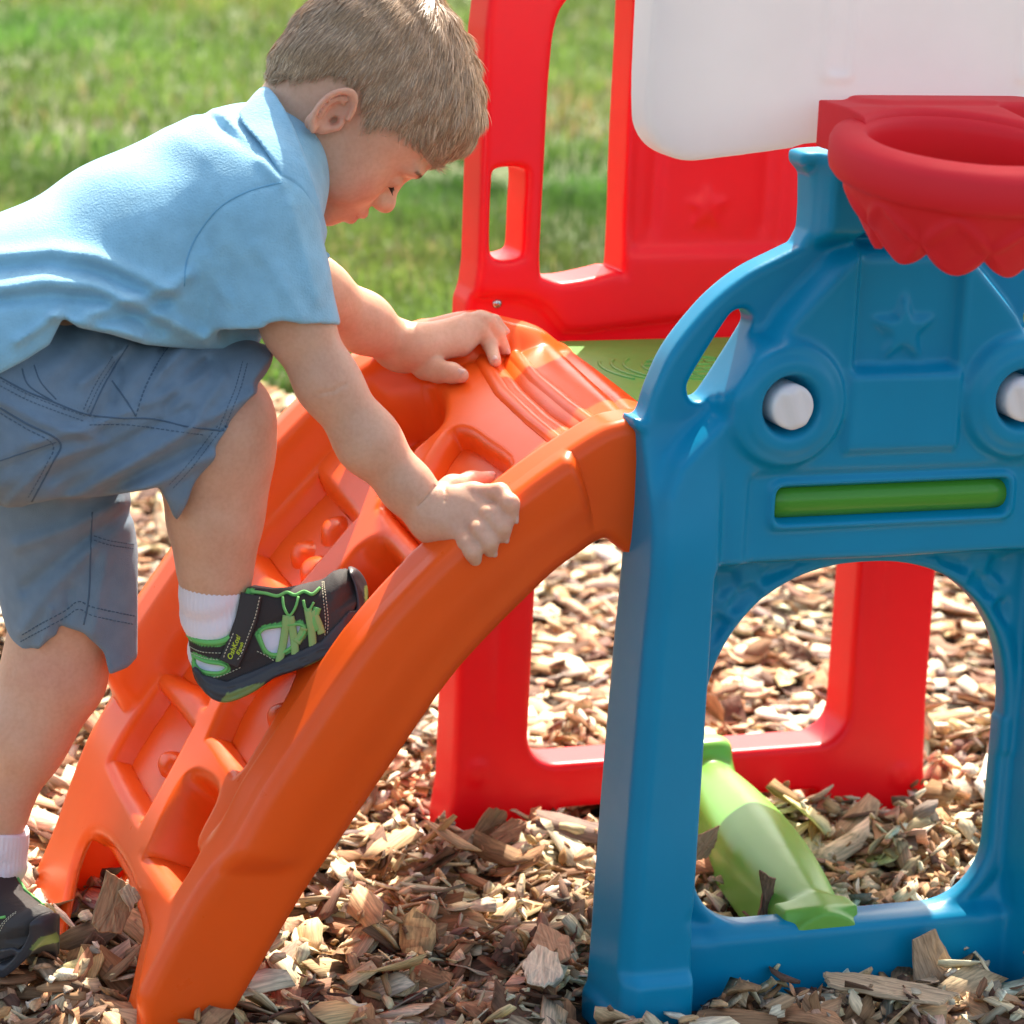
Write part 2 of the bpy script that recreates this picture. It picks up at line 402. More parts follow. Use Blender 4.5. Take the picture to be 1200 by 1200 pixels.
def red_front(X, Z):
    y = np.full(np.broadcast(X, Z).shape, YR, np.float32)
    y += .010*sst(-polysd(X, Z, skirt), -.002, .003)
    y -= .004*sst(-polysd(X, Z, rstar), -.001, .002)
    for px in (742, 772, 902):
        xx = P(px, 200, YR)[0]; y += .004*np.exp(-((X-xx)/.005)**2)*sst(Z, .61, .63)
    x0 = P(718, 200, YR)[0]
    y += .008*sst(X-x0-.02, 0, .01)*sst(Z, .595, .61)*sst(.36-X, 0, .02)
    for cx in (P(1055, 908, YR)[[0, 2]], P(560, 905, YR)[[0, 2]]):
        y -= .003*sst(.0135-circ(X, Z, cx, 0), -.001, .002)
    y += .004*sst(rbox(X, Z, (.27, .04), .5, .1, .01)*-1, 0, .004)*0
    for s in (.052, .49): y += .0025*np.exp(-((X-s)/.003)**2)*sst(.48-Z, 0, .02)*sst(Z, .1, .12)
    return y
V, F = plate(-.045, .60, -.04, 1.045, .003, red_d2, red_front, lambda X, Z: YR+.062+0*X*Z, .0075, 2, YR-.02, YR+.085, 2)
red = link('red_panel', V, F, M_RED, climber); tag(red, 'red side panel with a tall window and a small grip hole')
c = P(583, 356, YR+.008)
def scrw(X, Y, Z): return smax(ell(X, Y, Z, (c[0], YR+.010, c[2]), (.0052, .004, .0052)), -(np.maximum(np.abs(X-c[0]), np.abs(Z-c[2])*0)-.0007+np.maximum(YR+.0075-Y, 0)*0)*1.0-.0004, .0005)
V, F = nets(scrw, (c[0]-.007, YR, c[2]-.007), (c[0]+.007, YR+.016, c[2]+.007), .0004, 0)
link('screw', V, F, M_STEEL, red)
# ---- deck
DZ = .514
dk0, dk1 = .069, .50
def deck_d2(X, Z): return rbox(X, Z, ((dk0+dk1)/2, DZ-.0215), (dk1-dk0)/2, .0215, .004)
def deck(X, Y, Z):
    dl = dk0-.052*np.clip((.44-Y)/.32, -.2, 1.1)
    a = np.abs(X-(dl+dk1)/2)-(dk1-dl)/2+.005; b = np.abs(Y-.315)-.198+.005
    top = DZ+0*X+0*Y
    gx, gy = .225, .42
    r = np.sqrt((X-gx)**2+(Y-gy)**2)
    ring = np.minimum(np.abs(r-.085), np.minimum(np.abs(r-.118)+np.where((Y-gy) > -.02, 0, .0)+np.where(X < gx-.05, 0, 1), np.abs(r-.136)+np.where(X < gx-.07, 0, 1)))
    gr = np.minimum(np.abs(((X-gx+.6) % .03)-.015), np.abs(((Y-gy+.6) % .03)-.015)); gr = np.where(r < .085, gr, 1)
    ring = np.minimum(ring, gr)
    c_ = np.maximum(Z-top, (DZ-.045)-Z)+.004
    q = np.maximum(np.maximum(a, b), c_)
    return np.sqrt(np.maximum(a, 0)**2+np.maximum(b, 0)**2+np.maximum(c_, 0)**2)+np.minimum(q, 0)-.0045
V, F = nets(deck, (dk0-.08, .10, DZ-.055), (dk1+.01, .53, DZ+.012), .0022, 1)
deck_o = link('deck', V, F, M_GREEN, climber)
mbd = MB(); dc = PG(822, 432, DZ)
def arc(r, a0, a1, rr=.0019):
    Vt, Ft = tube([(dc[0]+r*math.cos(a), dc[1]+r*math.sin(a), DZ+.0002) for a in np.linspace(a0, a1, 40)], rr, 8, nrm=(0, 0, 1)); mbd.add(Vt, Ft)
arc(.058, 0, 2*math.pi)
for r_, b_ in ((.076, .75), (.088, .6), (.100, .45)): arc(r_, math.pi-b_, math.pi+b_)
for t in (-.036, -.018, 0, .018, .036):
    c_ = math.sqrt(.058**2-t*t)
    for q_ in (((dc[0]+t, dc[1]-c_), (dc[0]+t, dc[1]+c_)), ((dc[0]-c_, dc[1]+t), (dc[0]+c_, dc[1]+t))):
        Vt, Ft = tube([(*q_[0], DZ+.0002), (*q_[1], DZ+.0002)], .0015, 8, nrm=(0, 0, 1)); mbd.add(Vt, Ft)
mbd.link('raised_ball_pattern', M_GREEN, deck_o)
# ---- brace between the two bottom bars
bx = (P(845, 900, .48)[0]+P(955, 1070, .08)[0])/2
bxa, bxb = P(843, 905, .48)[0], P(950, 1072, .085)[0]
def brace(X, Y, Z):
    t = np.clip((Y-.06)/.45, 0, 1); cx = bxb+(bxa-bxb)*t
    w_ = .028+.017*np.maximum(np.sin(np.clip((t-.02)/.9, 0, 1)*math.pi), 0)**.8+.010*sst(.12-t, 0, .1)
    zt = .060+.012*np.sin(t*math.pi)
    u = np.abs(X-cx); roof = zt+.006-np.sqrt(u*u+.0001)*.5
    d = smax(smax(u-w_, Z-roof, .02), (zt-.075)-Z, .01)+.006
    e = np.maximum(.055-Y, Y-.515)
    e2 = np.maximum(d, e)
    plate_ = np.maximum(np.maximum(np.abs(X-bxb)-.038, np.abs(Y-.076)-.014), np.abs(Z-.054)-.006)
    hook = smax(smax(np.abs(X-bxa)-.024, np.abs(Y-.512)-.020, .014), np.abs(Z-.060)-.022, .014)
    return smin(smin(e2-.006, plate_, .012), hook, .012)
V, F = nets(brace, (min(bxa, bxb)-.08, .04, -.01), (max(bxa, bxb)+.08, .56, .13), .003, 3)
link('support_brace', V, F, M_LIME, climber)
# ---- backboard
bl_ = PL([(765, -430), (760, -220), (759, 60), (759, 135), (763, 158), (774, 175), (792, 186), (812, 190), (840, 187), (880, 182), (930, 175), (975, 168)], -.005)
bb_c = .222
bl_ = [(x, z) for x, z in bl_]
bout = bl_+[(2*bb_c-x, z) for x, z in bl_[::-1]]
def bb_d2(X, Z): return polysd(X, Z, spline(bout, 3))
rx = [P(983, 60, -.005), P(1182, 60, -.005)]
rz = P(983, 95, -.005)[2]
def bb_front(X, Z):
    y = np.full(np.broadcast(X, Z).shape, -.005, np.float32)
    for cx in (rx[0][0], 2*bb_c-rx[0][0]):
        y -= .005*sst(-rbox(X, Z, (cx, rz+.2), .016, .2, .004), -.001, .003)
        y += .005*sst(-rbox(X, Z, (cx, rz+.2), .0115, .196, .004), -.001, .003)
    return y
V, F = plate(bb_c-.27, bb_c+.27, .70, 1.30, .003, bb_d2, bb_front, lambda X, Z: .036+0*X*Z, .007, 1, -.03, .055, 2)
board = link('backboard', V, F, M_WHITE, climber); tag(board, 'white rounded backboard above the blue panel')
# ---- hoop: bracket, rim, scalloped net cup
hc = P(1133, 150, -.165); HX, HY, HZ = hc[0], -.165, P(1133, 150, -.165)[2]
RO, RI = .110, .079
bzt = P(1000, 113, -.02)[2]
def bracket(X, Y, Z):
    d = smax(rbox(X, Y, (bb_c, -.03), .089, .028, .018), np.abs(Z-(bzt-.026))-.026, .006)
    # web running to the rim
    q = np.maximum(np.maximum(np.abs(X-HX)-.085, np.abs(Y+.085)-.06), np.abs(Z-(bzt-.022))-.020)
    r = np.sqrt((X-HX)**2+(Y-HY)**2)
    hole = r-RI-.004
    return smax(smin(d, q, .01), -hole, .006)
V, F = nets(bracket, (.10, -.16, bzt-.07), (.34, .01, bzt+.01), .0025, 2)
mb = MB(); mb.add(V, F)
prof = [(RI+.004, -.030), (RI, -.012), (RI, -.004), (RI+.003, 0), (RI+.008, .0015), (RO-.010, .0), (RO-.003, -.003), (RO, -.009), (RO+.0005, -.022), (RO-.001, -.030), (RO-.005, -.035), (RO-.012, -.037), (RO-.014, -.041)]
nseg = 264; VV = []; nrow = len(prof); nn = 30
for k in range(nseg):
    a = 2*math.pi*k/nseg; ca, sa = math.cos(a), math.sin(a)
    for r, z in prof: VV.append((HX+r*ca, HY+r*sa, HZ+z))
    ph = (k/nseg*9) % 1.0
    bot = -.079-.014*abs(math.cos(math.pi*ph))**.85
    for j in range(1, nn+1):
        t = j/nn; z = -.041+(bot+.041)*t
        r = RO-.014-.022*t-.006*t*t
        # diamond lattice
        aa = k/nseg*9; bb = (z+.041)/.060
        d1 = abs(((aa+bb) % 1)-.5); d2_ = abs(((aa-bb) % 1)-.5)
        rib = max(math.exp(-((.5-d1)/.11)**2), math.exp(-((.5-d2_)/.11)**2))
        r += .0045*rib*math.sin(math.pi*min(1, t*1.05))**.5 if t < 1 else 0
        VV.append((HX+r*ca, HY+r*sa, HZ+z))
    for j in range(nn, -1, -1):
        t = j/nn; z = -.041+(bot+.041)*t+(.0 if j < nn else .0)
        r = RO-.019-.022*t-.006*t*t
        VV.append((HX+r*ca, HY+r*sa, HZ+z))
rows = nrow+nn+nn+1
FF = []
for k in range(nseg):
    k2 = (k+1) % nseg
    for j in range(rows-1): FF.append((k*rows+j, k2*rows+j, k2*rows+j+1, k*rows+j+1))
    FF.append((k*rows+rows-1, k2*rows+rows-1, k2*rows, k*rows))
mb.add(VV, [f[::-1] for f in FF])
for v_ in mb.V: v_[:, 2] += np.minimum(v_[:, 1]+.075, 0)*.115
hoop = mb.link('basketball_hoop', M_HOOP, climber); tag(hoop, 'red hoop with scalloped moulded net')
# ---- orange ramp: a sheet swept between a near and a far profile, with reliefs, plus walls
nc = np.array([(.022, .520), (.002, .526), (-.022, .524), (-.052, .510), (-.105, .476), (-.165, .430), (-.238, .357), (-.297, .272), (-.352, .190), (-.387, .128), (-.440, .028), (-.472, -.035)])
nb = np.array([(.022, .425), (.012, .412), (.0, .412), (-.03, .430), (-.061, .415), (-.095, .389), (-.168, .316), (-.225, .235), (-.272, .165), (-.303, .120), (-.355, .03), (-.396, -.035)])
fc = np.array([(.071, .520), (.046, .537), (.005, .552), (-.045, .552), (-.105, .532), (-.180, .483), (-.268, .390), (-.330, .305), (-.385, .220), (-.392, .150), (-.430, .045), (-.466, -.035)])
def lower(c, h):                                  # the tread surface lies h under the rail crest, except on the legs
    t = np.gradient(spline(c, 20, False), axis=0)[::20][:len(c)]; t = t/np.linalg.norm(t, axis=1)[:, None]
    n_ = np.stack([t[:, 1], -t[:, 0]], 1); n_ = np.where((n_[:, 1]-n_[:, 0])[:, None] < 0, -n_, n_)
    k = np.arange(len(c)); f = sst(k.astype(float), .3, 2.4)*(k < 8.5)
    return c-n_*(h*f)[:, None]
RHN, RHF = .013, .036
nc, fc = lower(nc, RHN), lower(fc, RHF)
NS, NV = 520, 300
pr = np.linspace(0, len(nc)-1, NS)
def cr(c):
    s = spline(c, 60, False); return np.stack([np.interp(np.linspace(0, len(s)-1, NS), np.arange(len(s)), s[:, k]) for k in (0, 1)], 1)
CN, CB, CF = cr(nc), cr(nb), cr(fc)
YN, YF = .078, .437
vv = np.linspace(0, 1, NV)
base = CN[:, None, :]*(1-vv)[None, :, None]+CF[:, None, :]*vv[None, :, None]
Tn = np.gradient(base, axis=0); Tn /= np.linalg.norm(Tn, axis=2)[..., None]
Nn = np.stack([Tn[..., 1], -Tn[..., 0]], -1)
Nn = np.where((Nn[..., :1]*-1+Nn[..., 1:]) < 0, -Nn, Nn)
sk = pr[:, None]
Yg = YN+(YF-YN)*vv[None, :]
railw = .034
un = (Yg-YN); uf = (YF-Yg)
rail = np.maximum(1-sst(un, .022, .036), 1-sst(uf, .020, .046))
rfade = sst(8.8-.40*vv[None, :]-sk, 0, .38+.9*(1-vv[None, :])**2)
rh = (RHN+(RHF-RHN)*vv[None, :])*rfade*sst(sk, .3, 2.4)
H = rh*rail
W3 = np.stack([base[..., 0], np.broadcast_to(Yg, base.shape[:2]), base[..., 1]], -1)
q = W3.copy(); q[..., 0] += H*Nn[..., 0]; q[..., 2] += H*Nn[..., 1]; q = q-CAM; wq = q@FW
PX, PY = 600+FPX*(q@RT)/wq, 600-FPX*(q@UP)/wq
def pocket(poly, depth, e0=-2, e1=7, slope=0.0):
    global H
    d = -polysd(PX, PY, spline(poly, 4))
    H = H-depth*sst(d, e0, e1)*(1-rail*rfade)
deep = [[(452, 462), (505, 452), (526, 465), (524, 500), (492, 530), (484, 536), (440, 520), (415, 470), (430, 445)],
        [(404, 668), (425, 643), (452, 633), (475, 655), (480, 672), (440, 715), (405, 745), (385, 740), (385, 700)],
        [(178, 1000), (200, 950), (222, 912), (242, 908), (262, 932), (238, 985), (240, 1002), (214, 1046), (205, 1050), (172, 1003)],
        ]
tread = [[(497, 556), (525, 512), (548, 506), (572, 520), (604, 550), (560, 590), (520, 600), (500, 580)],
         [(299, 638), (370, 560), (377, 556), (420, 605), (412, 622), (345, 700), (335, 702), (300, 660)],
         [(450, 590), (455, 585), (505, 640), (488, 648), (450, 605)],
         [(186, 780), (240, 712), (262, 720), (250, 825), (240, 828), (228, 815)],
         [(137, 882), (186, 806), (192, 804), (229, 850), (228, 862), (176, 958), (168, 962), (136, 905)],
         [(250, 862), (282, 800), (330, 768), (352, 795), (300, 890), (286, 908), (278, 910), (252, 872)]]
for p_ in deep: pocket(p_, .05, -1, 10)
for p_ in tread: pocket(p_, .020, -1, 5)
for p_ in tread[1:]:
    c_ = np.mean(p_, 0)
arch = [(60, 1075), (78, 1020), (100, 982), (120, 985), (145, 1020), (160, 1075), (175, 1130), (60, 1130)]
archp = [(86, 1062), (98, 1008), (112, 981), (130, 988), (150, 1018), (165, 1055), (175, 1090), (172, 1110), (140, 1215), (60, 1215)]
pocket(archp, .02, -7, 2)
def bump(cx, cy, rx, ry, ang, hgt):
    global H
    ca, sa = math.cos(ang), math.sin(ang); u = (PX-cx)*ca+(PY-cy)*sa; v = -(PX-cx)*sa+(PY-cy)*ca
    H = H+hgt*sst(1-np.sqrt((u/rx)**2+(v/ry)**2), 0, .55)*(1-rail)
for c_ in ((380, 612, 17, 11), (343, 640, 15, 10), (356, 660, 18, 12), (188, 886, 13, 10), (315, 832, 15, 11), (555, 562, 15, 9), (226, 772, 8, 6)): bump(*c_, -1.0, .010)
# ridges across the top
for pl_, hh, wd in (([(573, 385), (567, 430), (590, 466), (625, 498), (655, 522)], .0045, 3.5), ([(590, 392), (590, 430), (612, 458), (645, 488), (682, 513)], -.006, 6), ([(600, 386), (604, 422), (628, 450), (668, 482), (700, 505)], .004, 3.5), ([(640, 400), (675, 432), (716, 470), (742, 500)], -.005, 5)):
    ld = linesd(PX, PY, pl_); H = H+hh*np.exp(-(ld/wd)**2)*(1-rail)
# rail end notch on the near side
H = blur(H, 2)
TOP = W3.copy(); TOP[..., 0] += H*Nn[..., 0]; TOP[..., 2] += H*Nn[..., 1]
# outer lip and walls: extra rows either side
lip = .012*sst(sk[:, 0], 3.3, 3.5)*sst(8.8-sk[:, 0], 0, .5)
def wall(edge, bot, sgn, Y0):
    rows_ = []
    r = .012
    prof_ = [(0, r), (.1, r*.55), (.35, r*.18), (.7, .0)]
    down = bot-edge; L = np.linalg.norm(down, axis=1)[:, None]; dn = down/L
    def row(off, out):
        yy = Y0-sgn*out
        rows_.append(np.stack([edge[:, 0]+off[:, 0], np.broadcast_to(yy, L[:, 0].shape), edge[:, 1]+off[:, 1]], 1))
    for dpt, o1, k1 in ((0, 0, 0), (.0002, .005, .55), (.0012, .0078, .85), (.0035, .0092, 1), (.008, .0098, 1)): row(dn*dpt, o1+lip*k1)
    for t, k1 in ((.22, 1), (.34, .98), (.46, .85), (.58, .6), (.70, .32), (.82, .1), (.92, 0)): row(down*t, .0095-.001*t+lip*k1)
    row(down, .008+lip*0)
    rows_.append(np.stack([edge[:, 0]+down[:, 0]*1.0, np.full(len(edge), Y0-sgn*.000), edge[:, 1]+down[:, 1]*1.01], 1))
    rows_.append(np.stack([edge[:, 0]+down[:, 0]*.96, np.full(len(edge), Y0+sgn*.012), edge[:, 1]+down[:, 1]*.96], 1))
    return rows_
FB = CB+(CF-CN)*.6
wn = wall(TOP[:, 0][:, [0, 2]], CB, 1, YN)
wf = wall(TOP[:, -1][:, [0, 2]], FB, -1, YF)
grid = np.stack(wn[::-1][:-1]+[TOP[:, j] for j in range(NV)]+wf[1:], 1)   # NS x cols x 3
# underside sheet
und = .022
G = grid.reshape(-1, 3); nc_ = grid.shape[1]
i = np.arange(NS-1)[:, None]; j = np.arange(nc_-1)[None, :]
Q = np.stack([i*nc_+j, (i+1)*nc_+j, (i+1)*nc_+j+1, i*nc_+j+1], -1).reshape(-1, 4)
# drop the sheet where the bottom arch and feet open: between the legs near the ground
cen = G[Q].mean(1)
cq = cen-CAM; cw = cq@FW; cpx, cpy = 600+FPX*(cq@RT)/cw, 600-FPX*(cq@UP)/cw
gap = polysd(cpx, cpy, spline(archp, 4))
ncw = len(wn)-1
colj = np.broadcast_to(np.arange(nc_-1)[None, :], (NS-1, nc_-1)).reshape(-1)
open_ = (gap < 0) & (colj > ncw+2) & (colj < ncw+NV-4)
Q = Q[~open_]
# soften the cut edge of the arch
ed = np.concatenate([Q[:, [0, 1]], Q[:, [1, 2]], Q[:, [2, 3]], Q[:, [3, 0]]]); es = np.sort(ed, 1)
key, cnt_ = np.unique(es[:, 0].astype(np.int64)*len(G)+es[:, 1], return_counts=True)
bk = key[cnt_ == 1]; be = np.stack([bk//len(G), bk % len(G)], 1); cj = be % nc_; rj = be//nc_
be = be[((cj > ncw+1) & (cj < ncw+NV-3) & (rj > 2) & (rj < NS-3)).all(1)]
for _ in range(14):
    sm_ = np.zeros_like(G); cn_ = np.zeros(len(G))
    np.add.at(sm_, be[:, 0], G[be[:, 1]]); np.add.at(cn_, be[:, 0], 1); np.add.at(sm_, be[:, 1], G[be[:, 0]]); np.add.at(cn_, be[:, 1], 1)
    k2_ = cn_ == 2; G[k2_] = G[k2_]*.5+.5*sm_[k2_]/2
ramp = link('climbing_ramp', G, Q, M_OR, climber); tag(ramp, 'orange climbing ramp with moulded foothold pockets')
sm = ramp.modifiers.new('thickness', 'SOLIDIFY'); sm.thickness = .006; sm.offset = -1
# ================================================================== GROUND
fwh = np.array([math.sin(_th), math.cos(_th)]); rth = np.array([math.cos(_th), -math.sin(_th)])
GB = 5.55                              # distance at which the lawn begins
def soil_mat():
    m = mat('soil', (.10, .06, .04), .95); mottle(m, (.12, .075, .045), (.05, .03, .02), 30, 5); noisebump(m, 60, .8, .01, 6); return m
def lawn_mat():
    m = mat('turf', (.07, .12, .03), .9); mottle(m, (.07, .13, .025), (.11, .12, .04), 2.2, 6); noisebump(m, 40, .9, .03, 6); return m
def sheet(name, d0, d1, w0, w1, nd, nw, z, m, amp):
    ds = np.linspace(d0, d1, nd)**1.0; V = []
    for d in ds:
        for t in np.linspace(-1, 1, nw):
            xy = CAM[:2]+fwh*d+rth*t*(w0+(w1-w0)*(d-d0)/(d1-d0))
            V.append((xy[0], xy[1], z+amp*(math.sin(xy[0]*5+1)*math.cos(xy[1]*4.1))))
    F = [(i*nw+j, i*nw+j+1, (i+1)*nw+j+1, (i+1)*nw+j) for i in range(nd-1) for j in range(nw-1)]
    return tag(link(name, V, F, m), kind='structure')
sheet('ground', .2, 5.9, 4, 4, 60, 60, -.040, soil_mat(), .004)
sheet('lawn', 5.5, 120, 12, 160, 200, 40, -.02, lawn_mat(), .006)
# ---- wood chips
def chip_mat():
    m = bpy.data.materials.new('wood_chip'); m.use_nodes = True; N, L, b = nodes(m)
    at = N.new('ShaderNodeAttribute'); at.attribute_name = 'Col'
    g = N.new('ShaderNodeAttribute'); g.attribute_name = 'grain'
    mp = N.new('ShaderNodeMapping'); mp.inputs['Scale'].default_value = (30, 420, 420)
    n = N.new('ShaderNodeTexNoise'); n.inputs['Scale'].default_value = 1.0; n.inputs['Detail'].default_value = 5
    cr = N.new('ShaderNodeMapRange'); cr.inputs[1].default_value = .3; cr.inputs[2].default_value = .7; cr.inputs[3].default_value = .55; cr.inputs[4].default_value = 1.25
    mx = N.new('ShaderNodeVectorMath'); mx.operation = 'SCALE'
    L.new(g.outputs['Vector'], mp.inputs[0]); L.new(mp.outputs[0], n.inputs['Vector']); L.new(n.outputs[0], cr.inputs[0])
    L.new(at.outputs['Color'], mx.inputs[0]); L.new(cr.outputs[0], mx.inputs['Scale']); L.new(mx.outputs[0], b.inputs['Base Color'])
    bp = N.new('ShaderNodeBump'); bp.inputs['Strength'].default_value = .7; bp.inputs['Distance'].default_value = .0012
    L.new(n.outputs[0], bp.inputs['Height']); L.new(bp.outputs[0], b.inputs['Normal'])
    b.inputs['Roughness'].default_value = .8; b.inputs['Specular IOR Level'].default_value = .25
    return m
M_CHIP = chip_mat()
PAL = np.array([(.84, .68, .46), (.76, .56, .34), (.62, .41, .22), (.34, .18, .09), (.44, .23, .11), (.24, .13, .08), (.34, .26, .20), (.86, .74, .54), (.15, .08, .05), (.54, .36, .22)])
PW = np.array([.14, .15, .14, .13, .11, .09, .07, .06, .06, .05]); PW /= PW.sum()
TJ = np.array([-1, -.45, .4, 1.0])
def chip_shape(n, L, W, T, r):
    """n chips, 4 stations x 4 corners, local coordinates"""
    V = np.zeros((n, 4, 4, 3))
    skew = r.uniform(-.5, .5, (n, 2)); bend = r.normal(0, .12, n); tw = r.normal(0, .25, n)
    wj = r.uniform(.65, 1.1, (n, 4)); wj[:, 0] *= r.uniform(.35, 1, n); wj[:, 3] *= r.uniform(.35, 1, n)
    off = r.uniform(-.18, .18, (n, 4)); tj = r.uniform(.6, 1.1, (n, 4)); tj[:, 0] *= r.uniform(.2, 1, n); tj[:, 3] *= r.uniform(.2, 1, n)
    for i in range(4):
        for k, (sy, sz) in enumerate(((-1, -1), (1, -1), (1, 1), (-1, 1))):
            x = TJ[i]*L/2+(skew[:, 0] if i == 0 else skew[:, 1] if i == 3 else 0)*sy*W*.5
            y = (sy*wj[:, i]+off[:, i])*W/2
            z = sz*tj[:, i]*T/2+bend*L*(TJ[i]**2)*.5
            a = tw*TJ[i]
            V[:, i, k] = np.stack([x+r.normal(0, .0006, n), y*np.cos(a)-z*np.sin(a), y*np.sin(a)+z*np.cos(a)], -1)
    return V.reshape(n, 16, 3)
CF_ = [(0, 1, 2, 3)[::1], (12, 15, 14, 13)]
for i in range(3):
    for k in range(4): CF_.append((i*4+k, (i+1)*4+k, (i+1)*4+(k+1) % 4, i*4+(k+1) % 4))
CF_ = np.array(CF_)
def excluded(x, y, pad):
    pad = pad*.6
    e = (x > -.04-pad) & (x < .065+pad) & (y > .0-pad) & (y < .10+pad)
    e |= (x > .39-pad) & (x < .49+pad) & (y > .0-pad) & (y < .10+pad)
    e |= (x > 0) & (x < .46) & (y > .05-pad) & (y < .10+pad)
    e |= (x > -.02-pad) & (x < .575+pad) & (y > .518-pad) & (y < .585+pad)
    return e
r3 = np.random.default_rng(11)
CH = .006; hx0, hy0 = -3.2, -1.6; HM = np.full((int(7.0/CH), int(6.5/CH)), -.024)
allV, allC, allG = [], [], []
def deposit(n, d0, d1, smin_, smax_, wide):
    d = np.sqrt(r3.uniform(d0*d0, d1*d1, n)); t = r3.uniform(-1, 1, n)*(.165*d+wide)
    xy = CAM[:2]+fwh*d[:, None]+rth*t[:, None]
    L = np.clip(r3.lognormal(math.log(smin_), .45, n), .008, smax_); W = L*r3.uniform(.28, .8, n); W = np.clip(W, .005, .032); T = np.clip(r3.lognormal(math.log(.0026), .4, n), .001, .006)
    ok = ~excluded(xy[:, 0], xy[:, 1], L*.28)
    xy, L, W, T = xy[ok], L[ok], W[ok], T[ok]; n = len(L)
    for s in range(0, n, 900):
        e = slice(s, min(n, s+900)); q = xy[e]; l, w_, t_ = L[e], W[e], T[e]; k = len(l)
        a = r3.uniform(0, math.pi*2, k); ca, sa = np.cos(a), np.sin(a)
        def hm(dx, dy):
            ix = np.clip(((q[:, 0]+dx-hx0)/CH).astype(int), 0, HM.shape[0]-1); iy = np.clip(((q[:, 1]+dy-hy0)/CH).astype(int), 0, HM.shape[1]-1)
            return HM[ix, iy], (ix, iy)
        h1, _ = hm(ca*l*.42, sa*l*.42); h2, _ = hm(-ca*l*.42, -sa*l*.42)
        h3, _ = hm(-sa*w_*.45, ca*w_*.45); h4, _ = hm(sa*w_*.45, -ca*w_*.45); h0, _ = hm(0, 0)
        pit = np.clip(np.arctan2(h1-h2, l*.84), -.9, .9)+r3.normal(0, .11, k)
        rol = np.clip(np.arctan2(h3-h4, w_*.9), -.8, .8)+r3.normal(0, .13, k)
        z = np.maximum(h0, (h1+h2)/2)+t_*.55
        big = r3.random(k) < .035
        pit = np.where(big, r3.uniform(-.9, .9, k), pit)
        v = chip_shape(k, l, w_, t_, r3)
        cp, sp_, cr_, sr = np.cos(pit), np.sin(pit), np.cos(rol), np.sin(rol)
        y1 = v[..., 1]*cr_[:, None]-v[..., 2]*sr[:, None]; z1 = v[..., 1]*sr[:, None]+v[..., 2]*cr_[:, None]
        x2 = v[..., 0]*cp[:, None]-z1*sp_[:, None]; z2 = v[..., 0]*sp_[:, None]+z1*cp[:, None]
        x3 = x2*ca[:, None]-y1*sa[:, None]+q[:, 0:1]; y3 = x2*sa[:, None]+y1*ca[:, None]+q[:, 1:2]
        allV.append(np.stack([x3, y3, z2+z[:, None]], -1)); 
        c = PAL[r3.choice(len(PAL), k, p=PW)]*r3.uniform(.8, 1.2, (k, 1))*(1+r3.normal(0, .05, (k, 3)))
        allC.append(np.repeat(np.clip(c, .02, .85)[:, None, :], 16, 1)); allG.append(v+r3.uniform(0, 50, (k, 1, 3)))
        for u in (-.8, -.4, 0, .4, .8):
            for w2 in (-.5, 0, .5):
                dx, dy = ca*l*u*.5-sa*w_*w2, sa*l*u*.5+ca*w_*w2
                _, ii = hm(dx, dy)
                np.maximum.at(HM, ii, z+np.sin(pit)*l*u*.5+np.sin(rol)*w_*w2+t_*.4)
NEAR = 1.0
deposit(8000, 2.2, 3.6, .024, .055, .35)
deposit(8000, 2.2, 3.6, .028, .062, .35)
deposit(5000, 2.2, 3.6, .014, .03, .35)
deposit(2500, 2.2, 3.6, .036, .075, .35)
deposit(2500, 2.2, 3.6, .012, .024, .35)
deposit(10000, 3.55, 5.75, .030, .08, .45)
deposit(8000, 3.55, 5.75, .036, .095, .45)
AV = np.concatenate(allV); nchip = len(AV)
AF = (np.arange(nchip)[:, None, None]*16+CF_[None]).reshape(-1, 4)
mul = link('wood_chip_mulch', AV.reshape(-1, 3), AF, M_CHIP, None, False, None, np.concatenate(allC).reshape(-1, 3), np.concatenate(allG).reshape(-1, 3))
tag(mul, 'loose bed of tan and brown wood chips covering the ground', 'mulch', kind='stuff')
def hmz(x, y): return HM[int((x-hx0)/CH), int((y-hy0)/CH)]
# ---- lawn blades
def grass_mat():
    m = bpy.data.materials.new('grass_blade'); m.use_nodes = True; N, L, b = nodes(m)
    at = N.new('ShaderNodeAttribute'); at.attribute_name = 'Col'
    L.new(at.outputs['Color'], b.inputs['Base Color']); b.inputs['Roughness'].default_value = .45; b.inputs['Specular IOR Level'].default_value = .3
    t = N.new('ShaderNodeBsdfTranslucent'); L.new(at.outputs['Color'], t.inputs[0])
    ms = N.new('ShaderNodeMixShader'); ms.inputs[0].default_value = .45
    L.new(b.outputs[0], ms.inputs[1]); L.new(t.outputs[0], ms.inputs[2]); L.new(ms.outputs[0], N['Material Output'].inputs[0]); return m
def vnoise(x, y, sc, seed):
    r = np.random.default_rng(seed); G = r.uniform(-1, 1, (256, 256)); u, v = x/sc+100, y/sc+100
    i, j = np.floor(u).astype(int), np.floor(v).astype(int); a, b = u-i, v-j; a, b = a*a*(3-2*a), b*b*(3-2*b); i %= 255; j %= 255
    return (G[i, j]*(1-a)+G[i+1, j]*a)*(1-b)+(G[i, j+1]*(1-a)+G[i+1, j+1]*a)*b
